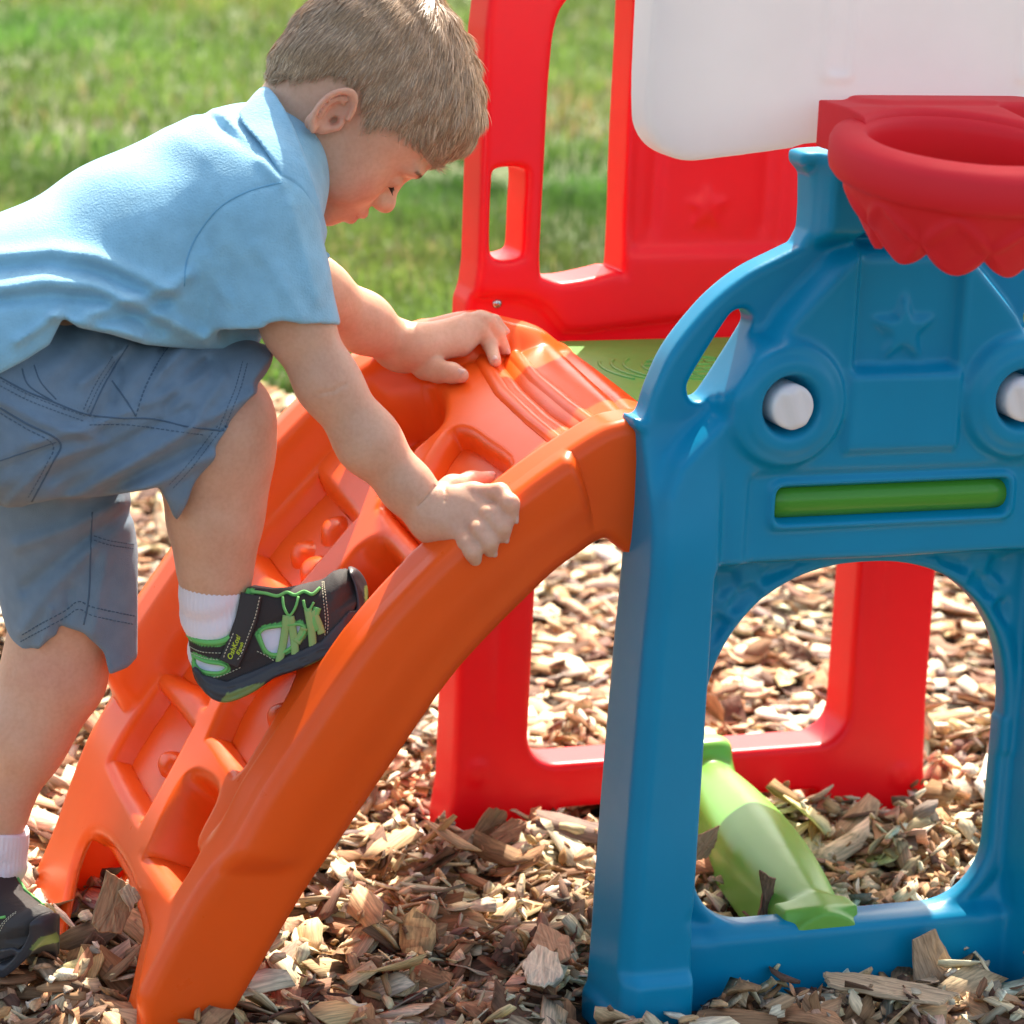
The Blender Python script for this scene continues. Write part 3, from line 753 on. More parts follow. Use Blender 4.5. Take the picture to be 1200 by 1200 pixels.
def blades(n, d0, d1, hgt, wid, wide):
    r = r3; d = np.sqrt(r.uniform(d0*d0, d1*d1, n)); t = r.uniform(-1, 1, n)*(.17*d+wide)
    xy = CAM[:2]+fwh*d[:, None]+rth*t[:, None]
    X, Y = xy[:, 0], xy[:, 1]
    f1 = 1.2*vnoise(X, Y, .42, 1)+.5*vnoise(X, Y, .9, 2); f2 = 1.2*vnoise(X, Y, .13, 3); f3 = 1.3*vnoise(X, Y, 1.3, 4)
    den = .5+.3*f1+.35*f2
    keep = (r.random(n) < np.clip(.35+den, .12, 1)) & (d > GB-.06+.1*np.sin(t*7)+.05*np.sin(t*23)); X, Y, f1, f2, f3 = X[keep], Y[keep], f1[keep], f2[keep], f3[keep]; n = len(X)
    h = hgt*r.uniform(.5, 1.25, n)*(1+.35*f2+.15*f1); w_ = wid*r.uniform(.7, 1.3, n)
    a = r.uniform(0, 6.28, n); lean = r.uniform(.1, .95, n); wa = r.uniform(0, 6.28, n)
    dx, dy = np.cos(a), np.sin(a); sx, sy = np.cos(wa)*w_/2, np.sin(wa)*w_/2
    V = np.zeros((n, 5, 3)); z0 = -.02
    V[:, 0] = np.stack([X-sx, Y-sy, 0*X+z0], 1); V[:, 1] = np.stack([X+sx, Y+sy, 0*X+z0], 1)
    mx_, my = X+dx*lean*h*.3, Y+dy*lean*h*.3
    V[:, 2] = np.stack([mx_+sx*.8, my+sy*.8, z0+h*.6], 1); V[:, 3] = np.stack([mx_-sx*.8, my-sy*.8, z0+h*.6], 1)
    V[:, 4] = np.stack([X+dx*lean*h, Y+dy*lean*h, z0+h*(1-.35*lean)], 1)
    g = np.array([.130, .215, .040])*(1+.4*f1[:, None]+.2*f2[:, None])*r.uniform(.7, 1.3, (n, 1)); 
    dry = (r.random(n) < np.clip(.07+.08*f3+.06*f2, .01, .4))[:, None]
    g = np.where(dry, np.array([.33, .29, .14])*r.uniform(.6, 1.1, (n, 1)), g); g[:, 0] *= 1+.25*f3
    return V, np.clip(g, .01, .6)
Va, Ca = blades(90000, 5.45, 8.2, .062, .0042, .5)
Vb, Cb = blades(60000, 8.1, 16.5, .066, .0085, .8)
GV = np.concatenate([Va, Vb]); GC = np.concatenate([Ca, Cb]); n = len(GV)
b0 = np.arange(n)[:, None]*5
GF = np.concatenate([b0+np.array([[0, 1, 2]]), b0+np.array([[0, 2, 3]]), b0+np.array([[3, 2, 4]])])
gr_ = link('grass', GV.reshape(-1, 3), GF, grass_mat(), None, False, None, np.repeat(GC[:, None, :], 5, 1).reshape(-1, 3))
tag(gr_, 'short green lawn growing beyond the wood chips', 'grass', kind='stuff')
# ---- the few large chips that lie apart from the bed
def big_chip(label, poly, Y=None, z=None, tilt=0.0, col=(.6, .45, .3), th=.004, sink=0.0, bend=.0):
    pts = []
    for x, y in poly:
        if Y is not None:
            p = P(x, y, Y); p = P(x, y, Y+tilt*(p[2]-.02)); pts.append(p)
        else: pts.append(PG(x, y, z))
    pts = np.array(pts); c = pts.mean(0); nrm = np.cross(pts[1]-pts[0], pts[2]-pts[0]); nrm /= np.linalg.norm(nrm)
    if nrm@(CAM-c) < 0: nrm = -nrm
    U_ = pts-c; uu, ss, vt = np.linalg.svd(U_); ax = vt[0]; ay = np.cross(nrm, ax)
    # densify edge with splinters, add rings for relief
    n = len(pts); ring = []
    for i in range(n):
        a, b = pts[i], pts[(i+1) % n]
        for t in np.linspace(0, 1, 5, endpoint=False): ring.append(a+(b-a)*t+(r3.normal(0, .0006, 3) if t > 0 else 0))
    ring = np.array(ring); m_ = len(ring); V = []
    def lift(p): 
        u = (p-c)@ax; return p+nrm*(bend*(u*u-.0002)*10+r3.normal(0, .0003))
    for sc_, off in ((.35, 0), (.7, 0), (.97, 0)): V += [lift(c+(p-c)*sc_)+nrm*.0 for p in ring]
    V += [lift(p)-nrm*.0006 for p in ring]; V += [lift(c+(p-c)*1.02)-nrm*th*.6 for p in ring]; V += [lift(c+(p-c)*.96)-nrm*th for p in ring]; V.append(c-nrm*th); V.append(c)
    F = []
    for k in range(5):
        for i in range(m_): F.append((k*m_+i, k*m_+(i+1) % m_, (k+1)*m_+(i+1) % m_, (k+1)*m_+i))
    F += [(len(V)-1, (i+1) % m_, i) for i in range(m_)]; F += [(len(V)-2, 5*m_+i, 5*m_+(i+1) % m_) for i in range(m_)]
    V = np.array(V); V[:, 2] -= sink
    G_ = np.stack([(V-c)@ax, (V-c)@ay, (V-c)@nrm], 1)+r3.uniform(0, 9)
    o = link('wood_chip', V, F, M_CHIP, None, False, None, np.tile(np.array(col), (len(V), 1)), G_)
    bm = bmesh.new(); bm.from_mesh(o.data); bmesh.ops.recalc_face_normals(bm, faces=bm.faces[:]); bm.to_mesh(o.data); bm.free()
    tag(o, label, 'wood chip', 'large loose wood chips')
BR, TN, CR_ = (.36, .21, .12), (.56, .40, .25), (.78, .66, .48)
big_chip('squarish brown chip standing against the blue bottom bar', [(1069, 1102), (1096, 1089), (1124, 1139), (1112, 1158), (1074, 1160)], Y=.024, tilt=.35, col=(.42, .28, .17), bend=.4)
big_chip('long pale splinter lying in front of the blue bottom bar', [(966, 1138), (1000, 1139), (1060, 1149), (1124, 1163), (1100, 1175), (1040, 1166), (972, 1153)], z=.018, col=TN)
big_chip('dark brown chip leaning on the left foot of the red panel', [(550, 982), (574, 946), (594, 951), (592, 976), (572, 992)], Y=.485, tilt=.4, col=(.33, .20, .10))
big_chip('reddish chip beside the dark one at the red panel foot', [(574, 978), (600, 958), (618, 962), (612, 982), (582, 992)], Y=.470, tilt=.5, col=(.42, .22, .13))
big_chip('curved brown bark chip standing between the legs of the orange ramp', [(108, 1082), (124, 1020), (148, 1036), (160, 1056), (142, 1094), (116, 1092)], Y=.17, tilt=.3, col=(.40, .23, .12), bend=.6)
big_chip('small tan chip resting on the curved bark chip by the ramp', [(139, 1044), (151, 1035), (167, 1050), (153, 1068)], Y=.155, tilt=.4, col=TN)
big_chip('bright cream chip just behind the toe of the standing shoe', [(30, 1056), (40, 1044), (60, 1036), (64, 1047), (50, 1062), (36, 1066)], z=.012, col=CR_)
big_chip('brown chip poking out left of the green brace', [(812, 982), (844, 967), (838, 990), (828, 1006), (812, 1010)], Y=.26, tilt=.3, col=(.46, .27, .15))
big_chip('narrow dark bark sliver standing in front of the green brace', [(887, 1018), (908, 1029), (907, 1062), (898, 1098), (888, 1098), (896, 1042)], Y=.125, tilt=.1, col=(.24, .13, .08), bend=.9)
big_chip('wide reddish chip left of the blue post', [(622, 1104), (633, 1080), (667, 1097), (669, 1120), (648, 1132)], z=.020, col=(.48, .27, .15))
big_chip('pale frayed chip below the wide reddish one', [(612, 1128), (630, 1106), (654, 1116), (660, 1142), (638, 1154), (618, 1148)], z=.022, col=CR_)
# ================================================================== CHILD
from mathutils.bvhtree import BVHTree
def bvh(o):
    dg = bpy.context.evaluated_depsgraph_get(); return BVHTree.FromObject(o, dg)
bpy.context.view_layer.update()
T_RAMP = bvh(ramp)
def snap(x, y, trees, off=0.0):
    d = Vector(ray(x, y)).normalized(); best = None
    for t in trees:
        h = t.ray_cast(Vector(CAM), d)
        if h[0] is not None and (best is None or h[3] < best[1]): best = (h[0], h[3], h[1])
    if best is None: return None
    return np.array(best[0]+(-d)*off)
pc = PG(10, 1100); child = empty('person', (0, 0, 0))
tag(child, 'toddler in light blue polo shirt and blue shorts climbing the orange ramp, leaning forward', 'person')
MPX = 2.93/FPX                                    # metres per image point near the child
def vmat(name, rough=.8, spec=.3, attr='Col', **kw):
    m = mat(name, (1, 1, 1), rough, spec, **kw); N, L, b = nodes(m); a = N.new('ShaderNodeAttribute'); a.attribute_name = attr; L.new(a.outputs['Color'], b.inputs['Base Color']); return m
M_SKIN = vmat('skin', .48, .35, **{'Subsurface Weight': .35, 'Subsurface Scale': .012}); M_SKIN.node_tree.nodes['Principled BSDF'].inputs['Subsurface Radius'].default_value = (1, .35, .2)
noisebump(M_SKIN, 120, .2, .0014, 5, 700, .2, .0006)
N_s, L_s, b_s = nodes(M_SKIN); at_s = [n for n in N_s if n.type == 'ATTRIBUTE'][0]; tc_s = N_s.new('ShaderNodeTexCoord')
prev_ = at_s.outputs['Color']
for sc_, lo_, hi_ in ((38, (.97, .91, .88, 1), (1.02, 1.02, 1.02, 1)), (260, (.97, .94, .93, 1), (1.02, 1.02, 1.02, 1))):
    n_s = N_s.new('ShaderNodeTexNoise'); n_s.inputs['Scale'].default_value = sc_; n_s.inputs['Detail'].default_value = 5; L_s.new(tc_s.outputs['Object'], n_s.inputs['Vector'])
    r_s = N_s.new('ShaderNodeValToRGB'); r_s.color_ramp.elements[0].position = .36; r_s.color_ramp.elements[1].position = .6; r_s.color_ramp.elements[0].color = lo_; r_s.color_ramp.elements[1].color = hi_
    m_s = N_s.new('ShaderNodeMix'); m_s.data_type = 'RGBA'; m_s.blend_type = 'MULTIPLY'; m_s.inputs[0].default_value = 1
    L_s.new(n_s.outputs[0], r_s.inputs[0]); L_s.new(prev_, m_s.inputs[6]); L_s.new(r_s.outputs[0], m_s.inputs[7]); prev_ = m_s.outputs[2]
L_s.new(prev_, b_s.inputs['Base Color'])
def cloth(name, c, weave, rough=.95, sheen=.3, c2=None):
    m = mat(name, c, rough, .15, **{'Sheen Weight': sheen, 'Sheen Roughness': .5}); mottle(m, c, c2 or tuple(x*.88 for x in c), 60, 5); 
    noisebump(m, weave, .7, .0011, 3, 40, .16, .004); return m
M_SHIRT = cloth('shirt_cloth', (.28, .545, .70), 520)
M_SHORT = cloth('shorts_cloth', (.165, .235, .31), 1200, .9, .15, (.19, .265, .345))
M_SEAM = mat('seam_thread', (.075, .125, .19), .9); M_SEAM2 = mat('shirt_seam', (.15, .38, .56), .9)
M_SOCK = mat('sock_knit', (.82, .74, .78), .95, .1, **{'Sheen Weight': .3}); noisebump(M_SOCK, 700, .4, .0006)
M_SHOE = vmat('shoe_upper', .75, .3); noisebump(M_SHOE, 800, .5, .0006)
M_RUB = mat('shoe_rubber', (.035, .036, .042), .42, .45); noisebump(M_RUB, 300, .15, .0005)
M_LACE = mat('green_trim', (.16, .50, .13), .8); M_LACE2 = mat('olive_webbing', (.28, .46, .15), .85); M_STITCH = mat('cream_thread', (.62, .58, .42), .8)
M_STRAP = mat('shoe_strap', (.035, .028, .026), .7); noisebump(M_STRAP, 700, .4, .0005); M_LOGO = mat('yellow_green_print', (.50, .60, .03), .7)
parts = []
def allpts(f): return f
# ------------------------------------------------------------ head, in its own frame (F forward, U up, S to the near side)
ya = math.radians(21)
Fi = .51*RT-.86*UP; Ui = .86*RT+.51*UP; Si = -FW
Fi /= np.linalg.norm(Fi); Ui /= np.linalg.norm(Ui)
HF = Fi*math.cos(ya)-Si*math.sin(ya); HS = Si*math.cos(ya)+Fi*math.sin(ya); HU = Ui
HC = P(436, 100, .265)
HM3 = np.stack([HF, HU, HS], 1)                   # columns
def h2w(v): return HC+np.asarray(v)@HM3.T
def loc(x, y, S):
    dx, dy = (x-436)*MPX, (y-100)*MPX
    f = .51*dx+.86*dy; u = .86*dx-.51*dy
    return ((f-math.sin(ya)*S)/math.cos(ya), u)
def E3(F, U, S, c, r, rot=0):
    dx, dy, dz = F-c[0], U-c[1], S-c[2]
    if rot: ca, sa = math.cos(rot), math.sin(rot); dx, dy = dx*ca+dy*sa, -dx*sa+dy*ca
    q = np.sqrt((dx/r[0])**2+(dy/r[1])**2+(dz/r[2])**2)+1e-9
    g = np.sqrt((dx/r[0]**2)**2+(dy/r[1]**2)**2+(dz/r[2]**2)**2)+1e-9
    return q*(q-1)/g
def C3(F, U, S, a, b, ra, rb):
    return rcone(F, U, S, a, b, ra, rb)
EC = (-.014, -.043, .0665)                        # ear centre
def cranium(F, U, S):
    d = E3(F, U, S, (-.008, .016, 0), (.086, .077, .070))
    return smin(d, E3(F, U, S, (.026, .014, 0), (.060, .056, .058)), .03)
def head_sdf(F, U, S):
    A = np.abs(S)
    d = cranium(F, U, S)
    d = smin(d, E3(F, U, S, (.022, -.040, 0), (.060, .056, .056)), .03)
    d = smin(d, E3(F, U, A, (.044, -.056, .027), (.037, .032, .029)), .02)
    d = smin(d, E3(F, U, S, (.073, -.0925, 0), (.018, .014, .018)), .022)
    d = smin(d, E3(F, U, S, (.069, -.0680, 0), (.027, .022, .024)), .016)
    d = smin(d, E3(F, U, A, (.074, -.008, .024), (.013, .008, .020)), .014)
    d = smin(d, C3(F, U, S, (.080, -.018, 0), (.096, -.041, 0), .0055, .0085), .014)
    d = smin(d, E3(F, U, S, (.0985, -.043, 0), (.0095, .0085, .0095)), .006)
    d = smin(d, E3(F, U, A, (.091, -.047, .0085), (.0085, .006, .0055)), .005)
    d = smax(d, -E3(F, U, A, (.094, -.0525, .0055), (.005, .003, .0028)), .003)
    d = smax(d, -E3(F, U, A, (.092, -.0245, .031), (.014, .011, .013)), .014)
    d = smin(d, E3(F, U, A, (.0730, -.0255, .0285), (.0115, .0095, .0125)), .004)
    lid = np.abs(E3(F, U, A, (.0730, -.0255, .0285), (.0119, .0099, .0129)))
    d = smin(d, C3(F, U, A, (.0965, -.0650, .0), (.089, -.0690, .013), .0052, .0030), .005)
    d = smin(d, C3(F, U, A, (.0945, -.0760, .0), (.088, -.0730, .011), .0057, .0035), .005)
    d = smax(d, -C3(F, U, A, (.1015, -.0706, .0), (.0915, -.0712, .014), .0012, .0008), .003)
    d = smin(d, C3(F, U, S, (-.020, -.045, 0), (.018, -.125, 0), .042, .044), .025)
    # ear
    e = E3(F, U, A, (EC[0], EC[1], EC[2]), (.0150, .0245, .0062), .28)
    e2 = E3(F, U, A, (EC[0]-.001, EC[1]-.020, EC[2]+.001), (.0068, .0075, .005), .28)
    e = smin(e, e2, .004)
    du, dv = F-EC[0], U-EC[1]; ca, sa = math.cos(.28), math.sin(.28); a_, b_ = du*ca+dv*sa, -du*sa+dv*ca
    rr = np.sqrt((a_/.0150)**2+(b_/.0245)**2); ang = np.arctan2(b_/.0245, a_/.0150)
    rim = np.sqrt(((rr-.93)*.018)**2+(A-(EC[2]+.0075-.18*a_))**2)-.0030
    rim = np.where((ang < 0.1) & (ang > -1.6), 1, rim)
    e = smax(e, -E3(F, U, A, (EC[0]+.002, EC[1]+.001, EC[2]+.008), (.0095, .0165, .0075), .28), .003)
    e = smin(e, rim, .003)
    anti = np.sqrt(((rr-.55)*.018)**2+(A-(EC[2]+.0045-.18*a_))**2)-.0022
    e = smin(e, np.where((ang > 1.2) | (ang < -2.2), anti, 1), .003)
    e = smin(e, E3(F, U, A, (EC[0]+.0135, EC[1]-.003, EC[2]+.001), (.004, .006, .004)), .003)
    e = smax(e, -E3(F, U, A, (EC[0]+.008, EC[1]-.003, EC[2]+.002), (.0032, .0048, .007)), .003)
    return smin(d, e, .004)
V, F = nets(head_sdf, (-.14, -.165, -.085), (.115, .10, .085), .00165, 1)
HV, HFc = V, F
hc_ = np.full((len(V), 3), (.69, .41, .275))
Af = np.abs(V[:, 2])
def tint(dst, c, s): 
    k = np.clip(dst, 0, 1)[:, None]*s; return hc_*(1-k)+np.array(c)*k
lipd = np.exp(-((V[:, 0]-.095)**2/.009**2+(V[:, 1]+.071)**2/.0075**2+(Af/.014)**2*.6)); hc_ = tint(lipd*1.3, (.55, .20, .17), .75)
chk = np.exp(-((V[:, 0]-.06)**2/.022**2+(V[:, 1]+.052)**2/.018**2+((Af-.045)/.02)**2)); hc_ = tint(chk, (.70, .30, .22), .45)
er = np.exp(-((V[:, 0]-EC[0])**2/.02**2+(V[:, 1]-EC[1])**2/.03**2))*(Af > .062); hc_ = tint(er, (.70, .34, .24), .5)
parts.append((h2w(V), F, hc_))
# ------------------------------------------------------------ hair
hp = [(316, 100), (322, 112), (333, 120), (343, 118), (352, 112), (363, 118), (372, 112), (392, 106), (412, 108), (424, 120), (427, 140), (428, 158), (436, 166), (448, 160), (462, 163), (480, 170), (496, 182), (510, 196), (524, 198), (545, 190)]
hs_ = [.035, .045, .055, .06, .065, .068, .070, .072, .072, .07, .07, .07, .068, .066, .062, .055, .045, .030, .02, .0]
hl = [loc(x, y, s) for (x, y), s in zip(hp, hs_)]
hl = hl+[(.16, .03), (.16, .16), (-.16, .16), (-.16, -.075), (-.10, -.085)]
def hair_sdf(F, U, S):
    d = smin(cranium(F, U, S), E3(F, U, S, (.022, -.040, 0), (.060, .056, .056)), .03)-.0016
    d = smin(d, C3(F, U, S, (-.020, -.045, 0), (.004, -.095, 0), .0440, .0455), .02)
    d = smin(d, E3(F, U, S, (.029, .033, 0), (.0555, .0485, .055)), .022)
    d = smin(d, E3(F, U, S, (.059, .050, .0), (.024, .022, .042)), .02)
    d = smin(d, E3(F, U, S, (-.030, -.024, 0), (.052, .050, .056)), .02)
    n_ = .0016*np.sin(F*170+U*60+3*np.sin(S*60))*np.sin(U*110-F*90+2*np.sin(S*45))
    rg = polysd(F[:, :, 0], U[:, :, 0], hl)[:, :, None]+.0015*np.sin(F*900)
    d = d+n_
    return smax(d, rg, .010)
V, F = nets(hair_sdf, (-.11, -.10, -.085), (.115, .11, .085), .0018, 1)
M_HAIR = mat('hair_base', (.36, .245, .16), .55, .3); 
hairb = (h2w(V), F)
me_t = bpy.data.meshes.new('t'); 
# strands
N_ = 42000
tri = np.concatenate([F[:, [0, 1, 2]], F[:, [0, 2, 3]]]); A0, B0, C0 = V[tri[:, 0]], V[tri[:, 1]], V[tri[:, 2]]
nn_ = np.cross(B0-A0, C0-A0); ar = np.linalg.norm(nn_, axis=1)
nn_ /= ar[:, None]+1e-12
outw = ((A0-np.array([-.005, 0.01, 0]))*nn_).sum(1); 
if np.mean(outw*ar) < 0: nn_ = -nn_; outw = -outw
ok = outw > .015; pr_ = ar*ok; pr_ /= pr_.sum()
r4 = np.random.default_rng(5)
k = r4.choice(len(tri), N_, p=pr_); u1, u2 = r4.random((2, N_)); fl = u1+u2 > 1; u1[fl], u2[fl] = 1-u1[fl], 1-u2[fl]
R0 = A0[k]+(B0-A0)[k]*u1[:, None]+(C0-A0)[k]*u2[:, None]; n0 = nn_[k]
side = np.clip(np.abs(R0[:, 2])/.06, 0, 1)
whorl = np.array([-.045, .085, .0])
away = R0-whorl; away /= np.linalg.norm(away, axis=1)[:, None]
down = np.array([.50, -.86, 0.0])
g_ = away*.9+down[None]*(.5+.6*side[:, None]); g_[R0[:, 0] > .03] += np.array([.75, -.1, .35])
g_ += r4.normal(0, .16, g_.shape)
g_ -= n0*(g_*n0).sum(1)[:, None]; g_ /= np.linalg.norm(g_, axis=1)[:, None]
Ls = np.where(R0[:, 1] > .05, .017, .0105+.003*(R0[:, 0] > .03))*r4.uniform(.6, 1.25, N_); 
lift = r4.uniform(.02, .15, N_)
pts_ = []
ns = 6; curl = r4.normal(0, .12, (N_, 1))
bin_ = np.cross(n0, g_)
stray = (r4.random(N_) < .02)
lift = np.where(stray, lift+.35, lift)
for i in range(ns):
    t = i/(ns-1); s_ = Ls*t
    # follow the skull's curve
    p_ = R0+g_*s_[:, None]+n0*(lift*s_*(1-.5*t)-s_*s_/.17*.9+.0002)[:, None]+bin_*(curl[:, 0]*s_*t)[:, None]
    pts_.append(p_)
pts_ = np.stack(pts_, 1)
wd = (.00020*r4.uniform(.7, 1.4, N_))[:, None]*np.array([1, 1, .95, .85, .6, .12])[None]
wdir = bin_[:, None, :]*.8+n0[:, None, :]*.6*np.sign(r4.normal(size=(N_, 1, 1)))
SV = np.stack([pts_-wdir*wd[..., None], pts_+wdir*wd[..., None]], 2).reshape(N_, ns*2, 3)
b0 = np.arange(N_)[:, None]*ns*2; SF = np.concatenate([b0+np.array([[2*i, 2*i+1, 2*i+3, 2*i+2]]) for i in range(ns-1)])
hcx = np.array([.50, .335, .205])*r4.uniform(.6, 1.35, (N_, 1)); lightst = r4.random(N_) < .14; hcx[lightst] = np.array([.76, .58, .40])*r4.uniform(.8, 1.15, (lightst.sum(), 1))
hcx = np.repeat(hcx[:, None, :], ns*2, 1).reshape(-1, 3)
M_STRAND = vmat('hair_strand', .38, .6)
HVV = np.concatenate([hairb[0], h2w(SV.reshape(-1, 3))]); HFF = np.concatenate([hairb[1], SF+len(hairb[0])])
link('hair', HVV, HFF, [M_HAIR, M_STRAND], child, True, np.r_[np.zeros(len(hairb[1])), np.ones(len(SF))], np.concatenate([np.full((len(hairb[0]), 3), .2), hcx]))
# eyelashes and eyebrow: many short fine hairs on the body's skin -> part 'eyelash', 'eyebrow'
TREE_HEAD = BVHTree.FromPolygons([tuple(v) for v in parts[0][0]], [tuple(int(i) for i in f) for f in parts[0][1]])
M_LASH = mat('lash', (.05, .03, .02), .6)
for s in (1, -1):
    mb = MB()
    for t in np.linspace(-1, 1, 34):
        a = t*.95; b_ = np.array([.0730+.0112*math.cos(a*.9)*.98, -.0300-.0012*math.cos(a), s*(.0285+.0115*math.sin(a))])
        dr = np.array([.55*math.cos(a*.7), -.65, s*.35*math.sin(a)]); dr /= np.linalg.norm(dr)
        pts = [b_-dr*.0006, b_+dr*.003+np.array([.0004, 0, 0]), b_+dr*.0048+np.array([.0014, .0008, 0])]
        Vt, Ft = tube(h2w(np.array(pts)), [.00026, .0002, .00005], 4, nrm=(1, 0, 0)); mb.add(Vt, Ft)
    # closed lid line
    pts = [np.array([.0730+.0117*math.cos(a*.9), -.0298-.0012*math.cos(a), s*(.0285+.0118*math.sin(a))]) for a in np.linspace(-1, 1, 14)]
    Vt, Ft = tube(h2w(np.array(pts)), .00055, 5, nrm=(1, 0, 0)); mb.add(Vt, Ft)
    mb.link('eyelash', M_LASH, child)
M_BROW = mat('brow', (.30, .19, .11), .7); mbs = {1: MB(), -1: MB()}
for k in range(420):
    t = r4.uniform(0, 1); s = 1 if k % 2 else -1; mb = mbs[s]
    b_ = np.array([.084-.010*t-.004*t*t, -.0095+.0045*math.sin(t*2.4)+r4.normal(0, .0011), s*(.012+.031*t)])
    w_ = h2w(b_); c0 = h2w(b_*np.array([.6, 1, .6])); dd = Vector(w_-c0).normalized(); hit = TREE_HEAD.ray_cast(Vector(w_+(w_-c0)*1.0), -dd)
    if hit[0] is None: continue
    p0 = np.array(hit[0]); dr = HM3@np.array([-.35, .12, s*.92]); dr = dr+.25*np.array(dd)
    Vt, Ft = tube([p0, p0+dr*.002, p0+dr*.004], [.00016, .00014, .00004], 3); mb.add(Vt, Ft)
for s in (1, -1): mbs[s].link('eyebrow', M_BROW, child)
# ------------------------------------------------------------ arms and hands
def bodypart(prims, h, pad=.015, k0=.02, extra=None):
    """prims: (a, b, ra, rb, k[, sy]) folded together with smooth unions"""
    P_ = np.array([p[0] for p in prims]+[p[1] for p in prims]); R_ = max(max(p[2], p[3]) for p in prims)
    lo, hi = P_.min(0)-R_-pad*.3, P_.max(0)+R_+pad*.3
    def f(X, Y, Z):
        d = None
        for p in prims:
            e = rcone(X, Y, Z, p[0], p[1], p[2], p[3], p[5] if len(p) > 5 else 1.0)
            d = e if d is None else smin(d, e, p[4])
        if extra: d = extra(d, X, Y, Z)
        return d
    return f, lo, hi
def grow(prims, h, extra=None, smooth=1):
    f, lo, hi = bodypart(prims, h, extra=extra); return nets(f, lo, hi, h, smooth)
def finger(ch, r, k=.004):
    """chain of 3D points and radii"""
    return [(ch[i], ch[i+1], r[i], r[i+1], k) for i in range(len(ch)-1)]
SK = (.69, .41, .275)
def skincol(V, knobs=(), base=SK):
    c = np.tile(np.array(base), (len(V), 1)); n = np.sin(V[:, 0]*60)*np.sin(V[:, 1]*70+1)*np.sin(V[:, 2]*55+2)
    c *= (1+.04*n)[:, None]
    for p, r in knobs:
        k = np.exp(-((V-np.array(p))**2).sum(1)/r**2)[:, None]*.5; c = c*(1-k)+np.array((.70, .31, .22))*k
    return c
def Q(x, y, Y): return P(x, y, Y)
# near arm: its hand folds over the near rail, whose outer lip is at Y ~ .065
w0 = Q(496, 592, .115)
near = [(Q(318, 300, .165), Q(348, 380, .155), .032, .0275, .02), (Q(348, 380, .155), Q(384, 448, .140), .0275, .0245, .02), (Q(384, 448, .140), Q(432, 518, .128), .0250, .0252, .02), (Q(432, 518, .128), Q(478, 572, .118), .0250, .0200, .02),
        (Q(478, 572, .118), Q(500, 596, .112), .0200, .0185, .02),
        (Q(502, 598, .108), Q(535, 588, .094), .0165, .0125, .012), (Q(505, 606, .104), Q(548, 596, .086), .0165, .0125, .012), (Q(508, 612, .102), Q(545, 608, .080), .0155, .012, .012), (Q(512, 616, .102), Q(534, 618, .080), .0145, .0115, .012)]
kn = [Q(556, 578, .088), Q(560, 594, .078), Q(552, 609, .074), Q(538, 622, .074)]
wr = Q(512, 602, .102)
near.append((kn[0]*.5+wr*.5, kn[3]*.5+wr*.5, .0125, .0115, .012)); near.append((kn[0]-np.array([0, -.004, .002]), kn[3]-np.array([0, -.004, .002]), .0085, .0075, .010))
for q_, r_ in zip(kn, (.0086, .0086, .0082, .0076)): near.append((wr, q_, .013, r_, .008))
near += finger([kn[0], Q(586, 577, .066), Q(598, 590, .050), Q(600, 606, .050)], [.0082, .0078, .0075, .0062], .0045)
near += finger([kn[1], Q(576, 604, .057), Q(588, 618, .047), Q(589, 628, .049)], [.0082, .0080, .0077, .0064], .006)
near += finger([kn[2], Q(563, 622, .055), Q(573, 636, .046), Q(575, 645, .049)], [.0080, .0078, .0075, .0062], .0045)
near += finger([kn[3], Q(546, 637, .057), Q(554, 648, .048), Q(557, 656, .050)], [.0074, .0071, .0067, .0056], .0045)
near += finger([Q(508, 588, .116), Q(530, 572, .128), Q(552, 565, .140), Q(572, 561, .145)], [.0125, .0105, .0085, .0068], .008)
def px_(X, Y, Z):
    dx, dy, dz = X-CAM[0], Y-CAM[1], Z-CAM[2]; w_ = dx*FW[0]+dy*FW[1]+dz*FW[2]
    return 600+FPX*(dx*RT[0]+dy*RT[1]+dz*RT[2])/w_, 600-FPX*(dx*UP[0]+dy*UP[1]+dz*UP[2])/w_
def creases(d, X, Y, Z):
    px, py = px_(X, Y, Z)
    for l_, a_, w_ in (([(490, 593), (500, 583), (509, 570)], .0022, 1.3), ([(521, 588), (523, 580), (522, 573)], .0014, 1.1), ([(372, 462), (392, 458), (404, 450)], .0010, 2.0),
                       ([(578, 572), (586, 582)], .0006, 1.0), ([(596, 590), (606, 588)], .0005, 1.0), ([(574, 607), (582, 603)], .0006, 1.0), ([(563, 625), (571, 620)], .0006, 1.0), ([(546, 641), (553, 636)], .0006, 1.0)):
        d = d+a_*np.exp(-(linesd(px, py, l_)/w_)**2)
    return d
V, F = grow(near, .0014, creases)
parts.append((V, F, skincol(V, [(k_, .009) for k_ in kn]+[(Q(600, 606, .05), .01), (Q(589, 628, .049), .01), (Q(384, 448, .14), .02)])))
# far arm: palm down on the far side of the ramp top
def S_(x, y, lift):                                # a point just above the ramp surface seen at (x, y)
    q_ = snap(x, y, [T_RAMP]); return q_+np.array([-.25, -.35, .9])/1.0*lift
fy = S_(530, 446, .012)[1]
wf_ = S_(492, 432, .026)
el = Q(372, 342, .36)
far = [(Q(320, 300, .345), el, .034, .0275, .02), (el, Q(425, 378, .385), .0270, .0255, .02), (Q(425, 378, .385), Q(472, 408, .41), .0250, .0205, .02), (Q(472, 408, .41), wf_, .0205, .0175, .02)]
pk = [S_(542, 422, .016), S_(552, 410, .016), S_(548, 400, .016), S_(536, 396, .014)]
for q_, r_ in zip(pk, (.0090, .0088, .0084, .0078)): far.append((wf_, q_, .0150, r_, .012))
far += finger([pk[0], S_(566, 407, .020), S_(576, 418, .013), S_(581, 430, .0065)], [.0092, .0080, .0072, .0058], .003)
